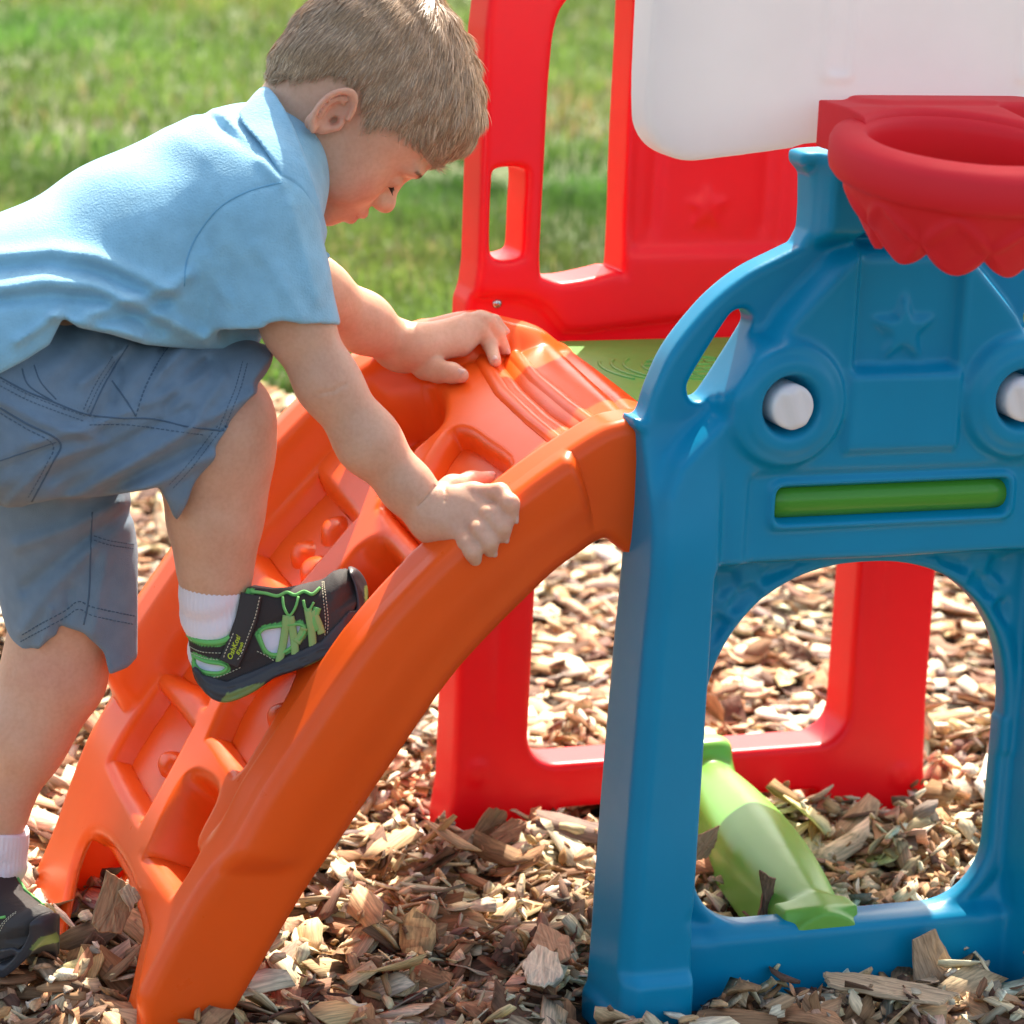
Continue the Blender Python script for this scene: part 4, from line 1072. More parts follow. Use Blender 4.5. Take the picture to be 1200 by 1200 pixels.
far += finger([pk[1], S_(572, 398, .022), S_(584, 405, .014), S_(592, 416, .0065)], [.0090, .0080, .0072, .0058], .003)
far += finger([pk[2], S_(564, 389, .016), S_(580, 389, .012), S_(590, 394, .0065)], [.0085, .0076, .0070, .0056], .003)
far += finger([pk[3], S_(548, 387, .012), S_(558, 384, .010), S_(568, 382, .0065)], [.0078, .0070, .0062, .0052], .003)
far += finger([S_(500, 444, .014), S_(515, 447, .012), S_(530, 448, .011), S_(541, 449, .009)], [.0130, .0105, .0092, .0075], .006)
V, F = grow(far, .0015)
parts.append((V, F, skincol(V, [(k_, .009) for k_ in pk]+[(S_(541, 449, .01), .01)])))
NAILS = []
def nail(tip, prev, r, toward=(-.30, -.45, .84)):
    ax_ = np.array(tip)-np.array(prev); ax_ /= np.linalg.norm(ax_); t_ = np.array(toward, float); t_ -= ax_*(t_@ax_); t_ /= np.linalg.norm(t_); s_ = np.cross(ax_, t_)
    c_ = np.array(tip)+t_*(r*.80)+ax_*(r*.15); V = []; F = []
    for i in range(7):
        th = math.pi*i/6
        for k in range(14):
            ph = 2*math.pi*k/14; V.append(c_+ax_*r*.78*math.sin(th)*math.cos(ph)+s_*r*.62*math.sin(th)*math.sin(ph)+t_*(r*.26*math.cos(th)-.35*r*(math.sin(th)*math.sin(ph))**2))
    F = [(i*14+k, i*14+(k+1) % 14, (i+1)*14+(k+1) % 14, (i+1)*14+k) for i in range(6) for k in range(14)]
    NAILS.append((V, F))
nail(S_(541, 449, .009), S_(530, 448, .011), .0075); nail(S_(581, 430, .0065), S_(576, 418, .013), .0058); nail(S_(592, 416, .0065), S_(584, 405, .014), .0058); nail(S_(590, 394, .0065), S_(580, 389, .012), .0056)
nail(Q(600, 606, .050), Q(598, 590, .050), .0062, (.5, -.8, .2)); nail(Q(589, 628, .049), Q(588, 618, .047), .0064, (.4, -.8, .1)); nail(Q(575, 645, .049), Q(573, 636, .046), .0062, (.4, -.8, .1)); nail(Q(572, 561, .145), Q(552, 565, .140), .0068)
M_NAIL = mat('nail', (.74, .46, .37), .28, .5)
for v_, f_ in NAILS: link('fingernail', v_, f_, M_NAIL, child)
# ------------------------------------------------------------ legs
YL, YR_ = .31, .195
legR = [(Q(20, 505, .215), Q(235, 502, YR_), .055, .043, .03), (Q(258, 490, YR_), Q(259, 495, YR_), .040, .041, .02), (Q(259, 495, YR_), Q(256, 545, YR_), .0415, .0395, .03),
        (Q(256, 545, YR_), Q(252, 610, YR_), .0395, .0355, .03), (Q(252, 610, YR_), Q(252, 668, YR_), .0355, .0285, .03), (Q(252, 668, YR_), Q(255, 745, YR_), .0285, .0255, .02)]
V, F = grow(legR, .0026); parts.append((V, F, skincol(V, [(Q(262, 450, .16), .03)])))
legL = [(Q(40, 500, .30), Q(80, 700, YL), .064, .048, .03), (Q(80, 700, YL), Q(64, 790, YL), .046, .0425, .03), (Q(62, 790, YL), Q(26, 862, YL), .0415, .0365, .03), (Q(26, 862, YL), Q(-3, 935, YL), .0365, .0285, .03), (Q(-3, 935, YL), Q(-16, 1040, YL), .0275, .0235, .02)]
V, F = grow(legL, .0026); parts.append((V, F, skincol(V, [(Q(60, 790, .27), .03)])))
# trunk under the clothes keeps the figure whole
tr = [(Q(330, 205, .265), Q(300, 240, .265), .045, .05, .03), (Q(290, 250, .21), Q(290, 250, .32), .035, .035, .05), (Q(262, 255, .265), Q(150, 320, .265), .054, .052, .04, 1.25), (Q(150, 320, .265), Q(20, 410, .26), .052, .048, .04, 1.25), (Q(10, 450, .23), Q(10, 450, .29), .052, .052, .04)]
V, F = grow(tr, .005); parts.append((V, F, skincol(V)))
n = 0; VV, FF, CC = [], [], []
for v, f, c in parts: VV.append(v); FF.append(f+n); CC.append(c); n += len(v)
body_o = link('body', np.concatenate(VV), np.concatenate(FF), M_SKIN, child, True, None, np.concatenate(CC))
T_BODY = bvh(body_o)
# ------------------------------------------------------------ clothes
def pxy(X, Y, Z):
    dx, dy, dz = X-CAM[0], Y-CAM[1], Z-CAM[2]
    w_ = dx*FW[0]+dy*FW[1]+dz*FW[2]
    return 600+FPX*(dx*RT[0]+dy*RT[1]+dz*RT[2])/w_, 600-FPX*(dx*UP[0]+dy*UP[1]+dz*UP[2])/w_
def cutline(px, py, a, b):
    """metres to the left-hand side of the image line a->b (positive = removed)"""
    ex, ey = b[0]-a[0], b[1]-a[1]; L = math.hypot(ex, ey)
    return ((px-a[0])*ey-(py-a[1])*ex)/L*MPX*-1
def folds(px, py, lst):
    s = 0
    for pts, amp, wd in lst:
        pts = np.asarray(pts, float)
        s = s+amp*np.exp(-(linesd(px, py, pts)/wd)**2)
    return s
SH_F = [([(205, 335), (150, 300), (60, 262), (0, 250)], -.0, 10),
        ([(0, 338), (50, 330), (110, 335), (190, 372), (240, 398)], .0045, 9), ([(0, 352), (60, 346), (120, 352), (190, 385)], -.004, 8),
        ([(0, 300), (60, 293), (110, 300), (160, 322), (210, 345)], .004, 9), ([(0, 312), (60, 308), (120, 318), (190, 350)], -.003, 8),
        ([(100, 370), (150, 352), (200, 338), (222, 322)], .0035, 7), ([(110, 382), (170, 366), (215, 345)], -.003, 7),
        ([(60, 370), (90, 378), (130, 384), (165, 396)], .004, 6), ([(20, 400), (50, 380), (70, 365)], .004, 6), ([(235, 130), (262, 150), (300, 180)], -.003, 6), ([(262, 135), (285, 165), (330, 215)], .0025, 6),
        ([(300, 290), (330, 330), (352, 372)], .0018, 9), ([(265, 300), (275, 340), (285, 372)], -.0015, 9), ([(340, 240), (358, 300), (372, 350)], .0018, 8), ([(240, 300), (252, 330), (268, 352)], .0015, 8)]
def shirt_core(X, Y, Z):
    rc = lambda a, b, ra, rb, sy=1.0: rcone(X, Y, Z, a, b, ra, rb, sy)
    d = rc(Q(312, 190, .265), Q(262, 232, .265), .052, .070, 1.25)
    d = smin(d, rc(Q(262, 232, .265), Q(160, 297, .265), .072, .080, 1.22), .03)
    d = smin(d, rc(Q(160, 297, .265), Q(40, 362, .262), .080, .080, 1.30), .03)
    d = smin(d, rc(Q(40, 368, .262), Q(-60, 405, .26), .082, .084, 1.42), .03)
    d = smin(d, rc(Q(285, 300, .25), Q(278, 362, .25), .045, .030, 1.9), .04)
    d = smin(d, rc(Q(250, 350, .25), Q(120, 370, .25), .040, .050, 1.7), .04)
    d = smin(d, rc(Q(302, 240, .195), Q(302, 240, .335), .046, .046), .04)
    return d
def shirt_sdf(X, Y, Z):
    px, py = pxy(X, Y, Z)
    rc = lambda a, b, ra, rb, sy=1.0: rcone(X, Y, Z, a, b, ra, rb, sy)
    d = shirt_core(X, Y, Z)
    # sleeves: flared, open at the hem
    nA, nB = Q(298, 262, .185), Q(325, 400, .158)
    sl_ = rc(nA, nB, .055, .0565, .94)
    fA, fB = Q(298, 250, .345), Q(330, 330, .385)
    sl2 = rc(fA, fB, .050, .043)
    hem = cutline(px, py, (243, 386), (392, 381))
    sl_ = smax(sl_, hem, .002)
    hem2 = cutline(px, py, (300, 330), (375, 285))
    sl2 = smax(sl2, hem2, .002)
    d = smin(d, sl2, .02)
    seam = linesd(px, py, [(216, 335), (219, 305), (232, 275), (258, 243), (292, 224), (330, 214)])
    sleeve_on = smin(d, sl_, .012)
    d = sleeve_on
    wr = folds(px, py, SH_F)+.0010*np.sin(X*55+2*np.sin(Z*33))*np.sin(Z*48+Y*30)
    near_ = np.clip((.34-Y)/.08, 0, 1)
    d = d-wr*near_*1.4
    d = d+.0016*np.exp(-(seam/2.2)**2)*near_
    hs1 = linesd(px, py, [(238, 362), (300, 366), (388, 361)]); d = d+.0006*np.exp(-(hs1/1.6)**2)*near_*(px > 236)
    # lower hem traced: shirt tail and front
    hm_ = polysd(px[..., 0] if 0 else px, py, [(-300, 470), (-60, 455), (0, 438), (30, 422), (58, 404), (66, 388), (74, 372), (92, 384), (130, 392), (170, 404), (230, 410), (292, 414), (305, 400), (312, 380), (330, 376), (420, 392), (470, 300), (440, 100), (340, 40), (-300, 40)])*MPX
    d = smax(d, hm_, .003)
    # hollow inside the sleeve mouth
    inn = rc(nA+(nB-nA)*.35, nB+(nB-nA)*.3, .0485, .0505, .92)
    inn = smax(inn, -cutline(px, py, (243, 350), (392, 345)), .002)
    d = smax(d, -inn, .002)
    # neck opening
    return d
def nets_bb(f, pts, pad, h, smooth=1):
    p = np.array(pts); return nets(f, p.min(0)-pad, p.max(0)+pad, h, smooth)
V, F = nets(shirt_sdf, (Q(-70, 0, .26)[0], .08, .46), (Q(400, 0, .26)[0], .44, .90), .0026, 2)
shirt = link('shirt', V, F, M_SHIRT, child)
# collar: a folded band hugging the neck and the top of the shoulders
def collar_sdf(X, Y, Z):
    px, py = pxy(X, Y, Z)
    d = smin(shirt_core(X, Y, Z), rcone(X, Y, Z, Q(352, 168, .265), Q(318, 196, .265), .0545, .060, 1.0), .02)
    d = np.abs(d-.0032+.0005*0)-.0020
    rg = polysd(px, py, spline([(309, 101), (324, 112), (343, 146), (364, 200), (379, 250), (387, 292), (376, 299), (366, 284), (352, 250), (331, 210), (306, 170), (280, 137), (292, 116)], 4))*MPX
    return smax(d, rg, .0025)
V, F = nets(collar_sdf, (Q(262, 0, .265)[0], .15, Q(0, 320, .265)[2]), (Q(400, 0, .265)[0], .37, Q(0, 85, .265)[2]), .0017, 1)
M_COL = cloth('collar_rib', (.255, .515, .69), 380, .9)
collar = link('collar', V, F, M_COL, shirt)
bt = Q(376, 299, .215); 
def fb(X, Y, Z): return ell(X, Y, Z, bt, (.0075, .012, .004))
V, F = nets(fb, bt-.016, bt+.016, .001, 1); link('collar_tip', V, F, M_COL, shirt)
T_SHIRT = bvh(shirt)
def seamline(mbx, pts, trees, r=.0007, off=.0002, n=7, mi=0, dash=None):
    s = spline(np.array(pts, float), n, False); q = [snap(x, y, trees, off) for x, y in s]
    q = [a for a in q if a is not None]
    if len(q) < 3: return
    runs = [[q[0]]]
    for a in q[1:]:
        if np.linalg.norm(a-runs[-1][-1]) > .03: runs.append([a])
        else: runs[-1].append(a)
    for q in runs:
        if len(q) < 3: continue
        if dash:
            P2 = np.array(q); L = np.r_[0, np.cumsum(np.linalg.norm(np.diff(P2, axis=0), axis=1))]
            for s0 in np.arange(0, L[-1]-dash*.6, dash):
                tt = np.linspace(s0, s0+dash*.62, 3); pp = np.stack([np.interp(tt, L, P2[:, k]) for k in range(3)], 1)
                Vt, Ft = tube(pp, r, 5); mbx.add(Vt, Ft, mi)
        else:
            Vt, Ft = tube(q, r, 6); mbx.add(Vt, Ft, mi)
mb = MB()
seamline(mb, [(216, 335), (219, 305), (232, 275), (258, 243), (292, 224), (330, 214)], [T_SHIRT], .0007, 0)
mb.link('shoulder_seam', M_SEAM2, shirt)
# shorts
PF = [([(75, 590), (150, 545), (230, 500), (300, 460)], .0028, 7), ([(60, 560), (140, 520), (220, 480)], -.0025, 7), ([(120, 578), (180, 548), (240, 520)], -.0028, 6.5), ([(150, 580), (200, 560), (250, 535)], .0025, 7),
      ([(40, 520), (110, 500), (180, 470), (240, 440)], .0022, 6.5), ([(165, 470), (185, 440), (215, 410)], .0028, 6.5), ([(195, 480), (215, 450), (240, 425)], -.0022, 6.5), ([(95, 450), (120, 430), (150, 405)], .002, 6.5), ([(225, 500), (245, 470), (262, 440)], .002, 6.5),
      ([(0, 470), (60, 500), (110, 512)], .002, 6.5), ([(130, 410), (140, 440), (130, 470)], -.0022, 7), ([(190, 410), (180, 440), (160, 475)], -.0018, 7), ([(10, 590), (60, 540), (120, 520)], .0022, 6.5)]
def shorts_sdf(X, Y, Z):
    px, py = pxy(X, Y, Z)
    rc = lambda a, b, ra, rb, sy=1.0: rcone(X, Y, Z, a, b, ra, rb, sy)
    d = rc(Q(-40, 455, .23), Q(20, 490, .215), .074, .070, 1.1)
    d = smin(d, rc(Q(-40, 450, .30), Q(-10, 450, .30), .072, .07, 1.1), .05)
    d = smin(d, rc(Q(-60, 440, .26), Q(60, 455, .235), .074, .070, 1.12), .03)
    r1 = rc(Q(20, 490, .215), Q(320, 525, .195), .068, .070, .86)
    r1 = smin(r1, rc(Q(120, 470, .21), Q(302, 480, .198), .050, .060, 1.1), .03)
    d = smin(d, r1, .03)
    lowr = rc(Q(150, 500, .2), Q(262, 600, .195), .050, .052, 1.05)
    d = smin(d, lowr, .02)
    h1 = cutline(px, py, (204, 608), (312, 426))
    wob = .002*np.sin(X*140+Y*60)
    d = smax(d, h1+wob*.3, .002)
    fl = folds(px, py, PF)+.0011*np.sin(X*62+2*np.sin(Z*40))*np.sin(Z*52+Y*40)+.0006*np.sin(X*150-Z*120+2*np.sin(Z*70))
    pk_ = sum(.0009*np.exp(-(linesd(px, py, l_)/7)**2) for l_ in ([(262, 505), (290, 425)], [(203, 572), (262, 500)], [(0, 450), (100, 490), (262, 505)], [(105, 488), (150, 405)]))*np.sin(px*.55+py*.5)
    d = d-(fl*2.5+pk_)*np.clip((.27-Y)/.06, 0, 1)
    # underside tidy
    d = smax(d, polysd(px, py, [(-300, 300), (430, 300), (430, 640), (206, 612), (197, 590), (186, 570), (172, 574), (120, 582), (70, 584), (30, 592), (0, 640), (-60, 640), (-300, 640)])*MPX, .004)
    inn = rc(Q(200, 495, .20), Q(290, 512, .195), .054, .059, .78); inn = smin(inn, rc(Q(200, 520, .2), Q(255, 610, .195), .042, .045, .95), .02)
    inn = smax(inn, -(h1+.035), .002)
    d = smax(d, -inn, .002)
    # left leg
    l = rc(Q(52, 520, .30), Q(86, 690, .31), .070, .062, 1.0)
    l = smin(l, rc(Q(86, 690, .31), Q(98, 810, .31), .062, .063, 1.0), .02)
    lh = polysd(px, py, [(-80, 400), (200, 400), (162, 600), (161, 770), (150, 782), (128, 791), (122, 765), (100, 742), (80, 736), (60, 748), (20, 768), (-10, 700), (-60, 560)])*MPX
    l = smax(l, lh, .003)
    LF = folds(px, py, [([(20, 640), (80, 620), (140, 590)], .003, 8), ([(30, 690), (90, 640), (150, 600)], -.0028, 8), ([(25, 740), (60, 690), (110, 640)], .0025, 8), ([(70, 735), (80, 715), (82, 690)], -.0025, 6), ([(110, 740), (115, 700), (125, 650)], .002, 8), ([(45, 760), (55, 735), (60, 715)], .002, 5)])
    l = l-2.0*LF*np.clip((.33-Y)/.06, 0, 1)
    li = rc(Q(84, 690, .31), Q(96, 850, .31), .0535, .0555, 1.0); li = smax(li, (725-py)*MPX, .002)
    l = smax(l, -li, .002)
    return smin(d, l, .012)
V, F = nets(shorts_sdf, (Q(-60, 0, .26)[0], .09, Q(0, 800, .31)[2]-.01), (Q(330, 0, .19)[0], .40, Q(0, 380, .2)[2]+.02), .0025, 2)
shorts = link('shorts', V, F, M_SHORT, child)
T_SH = bvh(shorts)
mb = MB()
def dbl(pts, gap=5):
    p = np.array(pts, float); d = np.gradient(p, axis=0); n_ = np.stack([d[:, 1], -d[:, 0]], 1); n_ /= np.linalg.norm(n_, axis=1)[:, None]
    seamline(mb, p, [T_SH], .00045, 0.0001, 7, 0, .0035); seamline(mb, p+n_*gap, [T_SH], .00042, 0.0001, 7, 0, .0035)
dbl([(262, 505), (272, 480), (282, 455), (290, 425)], 6); dbl([(203, 572), (225, 548), (245, 522), (262, 500)], 6)
seamline(mb, [(0, 442), (30, 458), (60, 470), (100, 485), (140, 490), (180, 491), (220, 500), (262, 505)], [T_SH], .0008, 0)
dbl([(0, 452), (40, 472), (100, 494)], 6); seamline(mb, [(105, 498), (150, 498), (210, 506), (240, 510)], [T_SH], .0005, .0002, 7, 0, .0045)
seamline(mb, [(105, 488), (120, 455), (140, 420), (150, 405)], [T_SH], .0008, 0); dbl([(98, 480), (112, 450), (132, 418)], -5)
seamline(mb, [(159, 488), (170, 455), (185, 425), (198, 406)], [T_SH], .0007, 0, 7, 0, .0045); seamline(mb, [(131, 446), (145, 465), (159, 487)], [T_SH], .0008, 0)
seamline(mb, [(0, 478), (30, 496), (70, 518), (60, 545), (35, 592)], [T_SH], .0009, 0); seamline(mb, [(0, 540), (30, 530), (66, 518)], [T_SH], .0006, 0); seamline(mb, [(0, 484), (30, 502), (62, 521), (54, 545), (32, 585)], [T_SH], .0005, .0002, 7, 0, .0045)
seamline(mb, [(26, 432), (34, 452), (62, 470)], [T_SH], .0007, 0); seamline(mb, [(40, 428), (48, 448), (66, 468)], [T_SH], .0006, 0)
mb.link('stitching', M_SEAM, shorts); mb = MB()
seamline(mb, [(108, 600), (106, 650), (104, 700), (98, 732)], [T_SH], .0008, 0)
seamline(mb, [(110, 628), (130, 634), (158, 638)], [T_SH], .0005, .0002, 7, 0, .0045); seamline(mb, [(110, 633), (130, 639), (158, 643)], [T_SH], .0005, .0002, 7, 0, .0045)
seamline(mb, [(26, 744), (50, 730), (76, 716), (92, 705), (110, 712), (158, 722)], [T_SH], .0006, .0002, 7, 0, .0045); seamline(mb, [(24, 752), (50, 738), (76, 724), (92, 714), (110, 722), (158, 732)], [T_SH], .0005, .0002, 7, 0, .0045)
mb.link('stitching', M_SEAM, shorts)
# socks
def sock(prims, axis_a, axis_b, name, nrib=44, wob=1.0):
    a = np.array(axis_a); ab = np.array(axis_b)-a; ab /= np.linalg.norm(ab); e1 = np.cross(ab, (0, 1, 0)); e1 /= np.linalg.norm(e1); e2 = np.cross(ab, e1)
    def ex(d, X, Y, Z):
        px, py, pz = X-a[0], Y-a[1], Z-a[2]
        t = px*ab[0]+py*ab[1]+pz*ab[2]; an = np.arctan2(px*e2[0]+py*e2[1]+pz*e2[2], px*e1[0]+py*e1[1]+pz*e1[2])
        d = d-.0009*np.abs(np.cos(an*nrib*.5))-wob*.0016*np.sin(t*190+np.sin(an*2)*1.3)*np.clip((t-.012)/.02, 0, 1)
        return smax(d, -t+.001*np.sin(an*3), .002)
    V, F = grow(prims, .0013, ex, 1); return link(name, V, F, M_SOCK, child)
s1 = sock([(Q(251, 676, YR_), Q(252, 705, YR_), .0305, .0300, .01), (Q(252, 705, YR_), Q(258, 742, YR_), .0285, .0235, .01), (Q(258, 742, YR_), Q(260, 770, YR_), .0235, .022, .02), (Q(262, 770, YR_), Q(340, 735, YR_), .021, .017, .02)], Q(251, 676, YR_), Q(255, 740, YR_), 'sock')
s2 = sock([(Q(-4, 968, YL), Q(-8, 1000, YL), .0300, .0295, .01), (Q(-8, 1000, YL), Q(-14, 1040, YL), .0285, .0240, .01), (Q(-14, 1040, YL), Q(-16, 1060, YL), .024, .022, .02)], Q(-4, 968, YL), Q(-14, 1050, YL), 'sock')
# ------------------------------------------------------------ shoes, built in a local frame (l along the foot, h up, w outward)
SO = np.array([223.0, 790.0]); sa_ = math.radians(25)
def sl_(x, y):
    dx, dy = (x-SO[0])*MPX, -(y-SO[1])*MPX
    return (dx*math.cos(sa_)+dy*math.sin(sa_), -dx*math.sin(sa_)+dy*math.cos(sa_))
UPPER = [sl_(*p) for p in [(219, 742), (221, 752), (224, 770), (228, 788), (240, 806), (262, 812), (300, 796), (340, 778), (370, 764), (398, 745), (412, 720), (418, 695), (414, 676), (402, 668), (388, 671), (376, 680), (360, 684), (340, 689), (320, 691), (300, 689), (291, 690), (287, 712), (278, 738), (262, 749), (242, 748), (228, 740)]]
SOLE = [sl_(*p) for p in [(228, 780), (231, 790), (240, 806), (252, 817), (266, 821), (282, 817), (302, 807), (322, 793), (342, 786), (366, 777), (382, 768), (402, 752), (418, 730), (426, 708), (427, 690), (423, 678), (414, 668), (404, 666), (409, 678), (412, 695), (408, 716), (396, 738), (376, 756), (350, 768), (320, 779), (295, 792), (268, 800), (246, 795), (236, 782)]]
def hw(l): return np.interp(l, [-.01, .01, .04, .08, .12, .145, .160, .170, .177], [.020, .0285, .0305, .031, .034, .0325, .026, .017, .004])
INFL = [sl_(*p) for p in [(219, 700), (221, 752), (224, 770), (228, 788), (240, 806), (262, 812), (300, 796), (340, 778), (370, 764), (398, 745), (412, 720), (418, 695), (414, 676), (402, 668), (388, 671), (376, 680), (360, 684), (340, 687), (322, 682), (310, 640), (290, 600), (219, 600)]]
def up_sdf(L_, H_, W_):
    d2 = polysd(L_[:, :, 0], H_[:, :, 0], spline(UPPER, 3))[:, :, None]
    di = polysd(L_[:, :, 0], H_[:, :, 0], INFL)[:, :, None]
    t = np.clip(-di/.026, 0, 1); prof = hw(L_)*np.sqrt(np.clip(1-(1-t)**2.2, 0, 1))
    hb = np.clip((H_+.004)/.02, 0, 1)
    prof = hw(L_)*np.where(H_ < .012, .97, 1)*np.maximum(np.sqrt(np.clip(1-(1-t)**2.2, 0, 1)), (1-hb)*.95)
    return np.maximum(d2, (np.abs(W_)-prof)*.7)
def so_sdf(L_, H_, W_):
    d2 = polysd(L_+0*H_+0*W_, H_+0*L_+16*W_*W_*sst(L_, .115, .15), spline(SOLE, 2))
    e = smax(d2, np.abs(W_)-hw(L_)*1.10, .004)
    core = np.maximum(polysd(L_[:, :, 0], H_[:, :, 0], [sl_(*p) for p in [(232, 785), (236, 800), (252, 815), (280, 812), (320, 790), (366, 773), (400, 748), (420, 715), (408, 716), (376, 750), (320, 775), (268, 796), (246, 790)]])[:, :, None], np.abs(W_)-hw(L_)*1.02)
    hole = np.maximum(np.abs(W_)-hw(L_)*.93, -core)
    g = .0012*np.exp(-((d2+.004)/.0014)**2)
    return smin(np.maximum(e, -np.where(core < 0, 1, 0)*0-9)+g, core, .002)
UPV, UPF = nets(up_sdf, (-.03, -.045, -.042), (.19, .095, .042), .0014, 1)
SOV, SOF = nets(so_sdf, (-.03, -.045, -.045), (.19, .10, .045), .0014, 1)
DK, GRN, SOCKC, MESH = (.040, .030, .028), (.14, .46, .12), (.72, .68, .76), (.03, .028, .03)
cut1 = [sl_(*p) for p in [(305, 742), (312, 736), (330, 733), (352, 731), (358, 738), (352, 748), (336, 762), (322, 766), (312, 760)]]
cut2 = [sl_(*p) for p in [(229, 768), (245, 774), (264, 777), (268, 782), (258, 787), (240, 785), (230, 778)]]
cut0 = [sl_(*p) for p in [(220, 742), (240, 749), (262, 749), (279, 738), (287, 712), (289, 690), (300, 690), (296, 716), (285, 745), (262, 757), (238, 756), (222, 750)]]
Lc, Hc_ = UPV[:, 0], UPV[:, 1]
col = np.tile(np.array(DK), (len(UPV), 1))
d1_ = polysd(Lc, Hc_, cut1); d2_ = polysd(Lc, Hc_, cut2); d0_ = polysd(Lc, Hc_, cut0)
col[d0_ < 0] = GRN
col[(d1_ < .0032)] = GRN; col[(d2_ < .0035)] = GRN
col[d1_ < 0] = SOCKC; col[d2_ < 0] = SOCKC
toe = polysd(Lc, Hc_, [sl_(*p) for p in [(384, 660), (380, 700), (384, 740), (395, 770), (440, 740), (440, 640)]]); col[toe < 0] = (.05, .045, .043)
UPV2 = UPV.copy(); sgn = np.sign(UPV[:, 2]); 
for d_ in (d1_, d2_): UPV2[:, 2] -= sgn*.0022*np.clip(-d_/.001, 0, 1)*(np.abs(UPV[:, 2]) > .01)
scol = np.tile(np.array((.035, .036, .042)), (len(SOV), 1)); 
for pg_ in ([(256, 826), (268, 810), (300, 799), (312, 798), (300, 815), (280, 826)], [(346, 796), (356, 780), (380, 768), (388, 768), (380, 784)], [(425, 708), (424, 688), (434, 688), (434, 708)]):
    scol[polysd(SOV[:, 0], SOV[:, 1], [sl_(*p) for p in pg_]) < 0] = (.17, .24, .07)
M_SOLE = vmat('sole_rubber', .42, .45); noisebump(M_SOLE, 300, .15, .0005)
def mk_shoe(xf, name='shoe'):
    up = link(name, xf(UPV2), UPF, M_SHOE, child, True, None, col)
    link('sole', xf(SOV), SOF, M_SOLE, up, True, None, scol)
    tree = BVHTree.FromPolygons([tuple(v) for v in UPV2], [tuple(int(i) for i in f) for f in UPF])
    def onl(x, y, off=.0005, s=1):
        l, h = sl_(x, y); q_ = tree.ray_cast(Vector((l, h, s*.08)), Vector((0, 0, -s)))
        return None if q_[0] is None else np.array(q_[0])+np.array([0, 0, s*off])
    def path(mbx, pts, r, sq=1.0, off=.0005, n=8, dash=None, s=1):
        sp_ = spline(np.array(pts, float), 6, False); q_ = [onl(x, y, off, s) for x, y in sp_]; q_ = [a for a in q_ if a is not None]
        if len(q_) < 3: return
        P2 = np.array(q_)
        if dash:
            Ls_ = np.r_[0, np.cumsum(np.linalg.norm(np.diff(P2, axis=0), axis=1))]
            for s0 in np.arange(0, Ls_[-1]-dash*.6, dash):
                tt = np.linspace(s0, s0+dash*.6, 3); pp = np.stack([np.interp(tt, Ls_, P2[:, k]) for k in range(3)], 1)
                Vt, Ft = tube(pp, r, 5, nrm=(0, 0, 1)); mbx.add(xf(np.array(Vt)), Ft)
        else:
            Vt, Ft = tube(P2, r, n, sq=sq, nrm=(0, 0, 1)); mbx.add(xf(np.array(Vt)), Ft)
    for s in (1, -1):
        mb = MB()
        path(mb, [(222, 744), (238, 751), (262, 751), (279, 739), (287, 714), (290, 696)], .0026, 1, .0003, s=s)
        path(mb, cut_px1, .0016, 1, .0008, s=s); path(mb, cut_px2, .0016, 1, .0008, s=s)
        mb.link('green_piping', M_LACE, up)
        mb = MB()
        for a, b in (((337, 721), (328, 775)), ((341, 722), (347, 770)), ((361, 713), (367, 758)), ((366, 716), (377, 742)), ((357, 735), (348, 752))):
            path(mb, [a, ((a[0]+b[0])/2+1, (a[1]+b[1])/2), b], .0036, .32, .0018, s=s)
        mb.link('webbing_loop', M_LACE2, up)
        mb = MB()
        path(mb, [(296, 694), (312, 696), (326, 699), (336, 695), (346, 698), (356, 694), (366, 697), (374, 690)], .0015, 1, .0015, s=s)
        path(mb, [(332, 700), (334, 712), (340, 721), (347, 712), (350, 700)], .0012, 1, .0018, s=s); path(mb, [(356, 704), (358, 712), (362, 716), (368, 706)], .0012, 1, .0018, s=s)
        path(mb, [(372, 712), (368, 728), (372, 738)], .0035, .5, .0012, s=s)
        mb.link('lace', M_LACE, up)
        mb = MB()
        path(mb, [(297, 697), (292, 722), (284, 745), (276, 765), (271, 776)], .0095, .16, .0028, 12, s=s)
        strap = mb.link('strap', M_STRAP, up)
        mb = MB()
        for off_ in (-9.5, 9.5):
            path(mb, [(297+off_, 700), (292+off_, 722), (284+off_*.95, 745), (276+off_, 765), (273+off_*.8, 772)], .00045, 1, .0045, dash=.0030, s=s)
        path(mb, [(222, 757), (240, 763), (264, 764)], .0004, 1, .0006, dash=.003, s=s); path(mb, [(223, 764), (242, 770), (262, 772)], .0004, 1, .0006, dash=.003, s=s)
        mb.link('stitching', M_STITCH, up); mb = MB()
        path(mb, [(376, 683), (379, 705), (381, 728), (380, 748)], .0004, 1, .0006, dash=.003, s=s); path(mb, [(378, 683), (382, 705), (384, 726), (383, 744)], .0004, 1, .0006, dash=.003, s=s)
        mb.link('stitching', M_STITCH, up); mb = MB()
        path(mb, [(303, 762), (315, 768), (326, 776)], .0004, 1, .0006, dash=.003, s=s); path(mb, [(222, 783), (240, 792), (262, 790), (285, 780)], .0004, 1, .0006, dash=.003, s=s)
        mb.link('stitching', M_STITCH, up)
    # word on the strap
    cu = bpy.data.curves.new('w', 'FONT'); cu.body = 'OshKosh'; cu.size = .0064; cu.extrude = .0002; cu.align_x = 'CENTER'; cu.align_y = 'CENTER'; cu.shear = .2; cu.offset = .00012
    cu2 = bpy.data.curves.new('w', 'FONT'); cu2.body = "B'gosh"; cu2.size = .0044; cu2.extrude = .0002; cu2.align_x = 'CENTER'; cu2.align_y = 'CENTER'; cu2.shear = .3; cu2.offset = .0001
    mb = MB()
    c0 = onl(279, 757, .0046); a_ = math.radians(90-sa_*57.3*0-38)
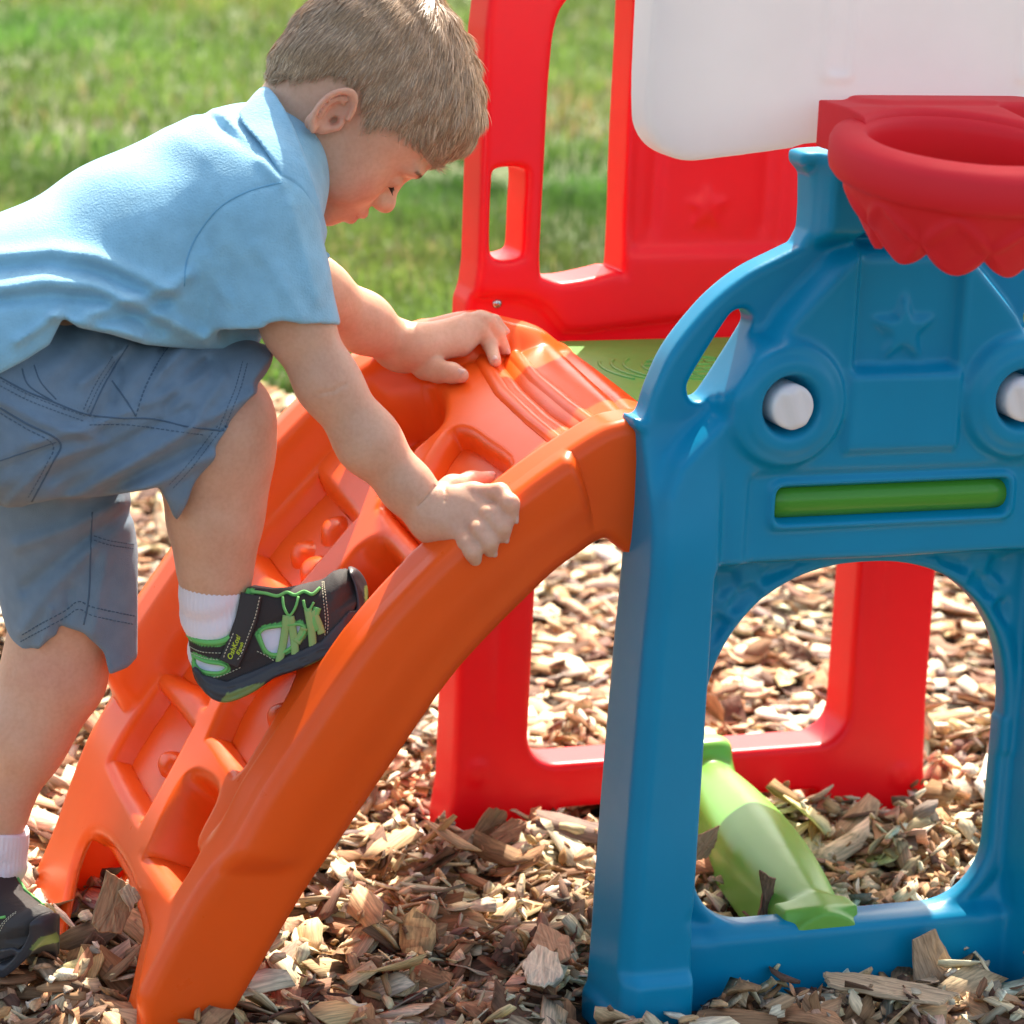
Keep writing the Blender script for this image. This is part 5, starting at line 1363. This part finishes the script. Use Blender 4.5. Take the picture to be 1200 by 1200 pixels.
    for cx, dy_, k_ in ((cu, .0012, 0), (cu2, -.0040, 1)):
        o = bpy.data.objects.new('tmp', cx); COL.objects.link(o); bpy.context.view_layer.update()
        me = bpy.data.meshes.new_from_object(o.evaluated_get(bpy.context.evaluated_depsgraph_get()))
        tv = np.array([v.co for v in me.vertices]); tf = [tuple(p.vertices) for p in me.polygons]
        bpy.data.objects.remove(o); bpy.data.meshes.remove(me)
        x_, y_ = tv[:, 0], tv[:, 1]+dy_
        # local axes: text runs up along the strap
        dl, dh = sl_(293, 722), sl_(276, 765); dv_ = np.array([dl[0]-dh[0], dl[1]-dh[1]]); dv_ /= np.linalg.norm(dv_)
        v3 = np.stack([c0[0]+x_*dv_[0]-y_*dv_[1], c0[1]+x_*dv_[1]+y_*dv_[0], c0[2]+tv[:, 2]+0*x_], 1)
        mb.add(xf(v3), tf)
    mb.link('strap_lettering', M_LOGO, up, False)
    return up
cut_px1 = [(305, 742), (312, 736), (330, 733), (352, 731), (358, 738), (352, 748), (336, 762), (322, 766), (312, 760), (305, 742)]
cut_px2 = [(229, 768), (245, 774), (264, 777), (268, 782), (258, 787), (240, 785), (230, 778), (229, 768)]
AX = RT*math.cos(sa_)+UP*math.sin(sa_); AY = -RT*math.sin(sa_)+UP*math.cos(sa_); AW = -FW
orgR = Q(SO[0], SO[1], YR_)
def xfR(v): v = np.asarray(v); return orgR+v[:, 0:1]*AX+v[:, 1:2]*AY+v[:, 2:3]*AW
sh1 = mk_shoe(xfR); tag(sh1, 'dark brown and green sandal shoe set on the ramp')
# left shoe: flat on the chips, toe to the right and a little toward the camera
up3 = np.array([0, 0, 1.0]); la = math.radians(40)
rt2 = np.array([RT[0], RT[1], 0]); rt2 /= np.linalg.norm(rt2); to2 = np.array([-fwh[0], -fwh[1], 0]) if 'fwh' in globals() else np.array([-FW[0], -FW[1], 0])
to2 /= np.linalg.norm(to2); f3 = rt2*math.cos(la)+to2*math.sin(la); s3 = -rt2*math.sin(la)+to2*math.cos(la)
hmin = SOV[:, 1].min(); bl3 = Q(-42, 1043, YL)
orgL = np.array([bl3[0], bl3[1], 0])-f3*.048; orgL[2] = .006-hmin*.84
print('left shoe', pix(orgL+f3*.176+up3*.01), pix(orgL+up3*.01), 'sock z', bl3)
def xfL(v):
    v = np.asarray(v)*np.array([.92, .84, .9])+np.array([.004, 0, 0]); a = math.radians(-1); l = v[:, 0:1]*math.cos(a)-v[:, 1:2]*math.sin(a); h = v[:, 0:1]*math.sin(a)+v[:, 1:2]*math.cos(a)
    return orgL+l*f3+h*up3+v[:, 2:3]*s3
sh2 = mk_shoe(xfL); tag(sh2, 'dark brown and green sandal shoe flat on the wood chips')
# place origins: the child's Empty stands at its planted foot, the climber's at its middle
def shift_root(root, loc):
    d = Vector(loc)-root.location
    root.location = loc
    for c in root.children:
        c.matrix_parent_inverse = Matrix.Translation(-Vector(loc))
shift_root(child, tuple(PG(0, 1100)))
shift_root(climber, (.2, .25, 0))
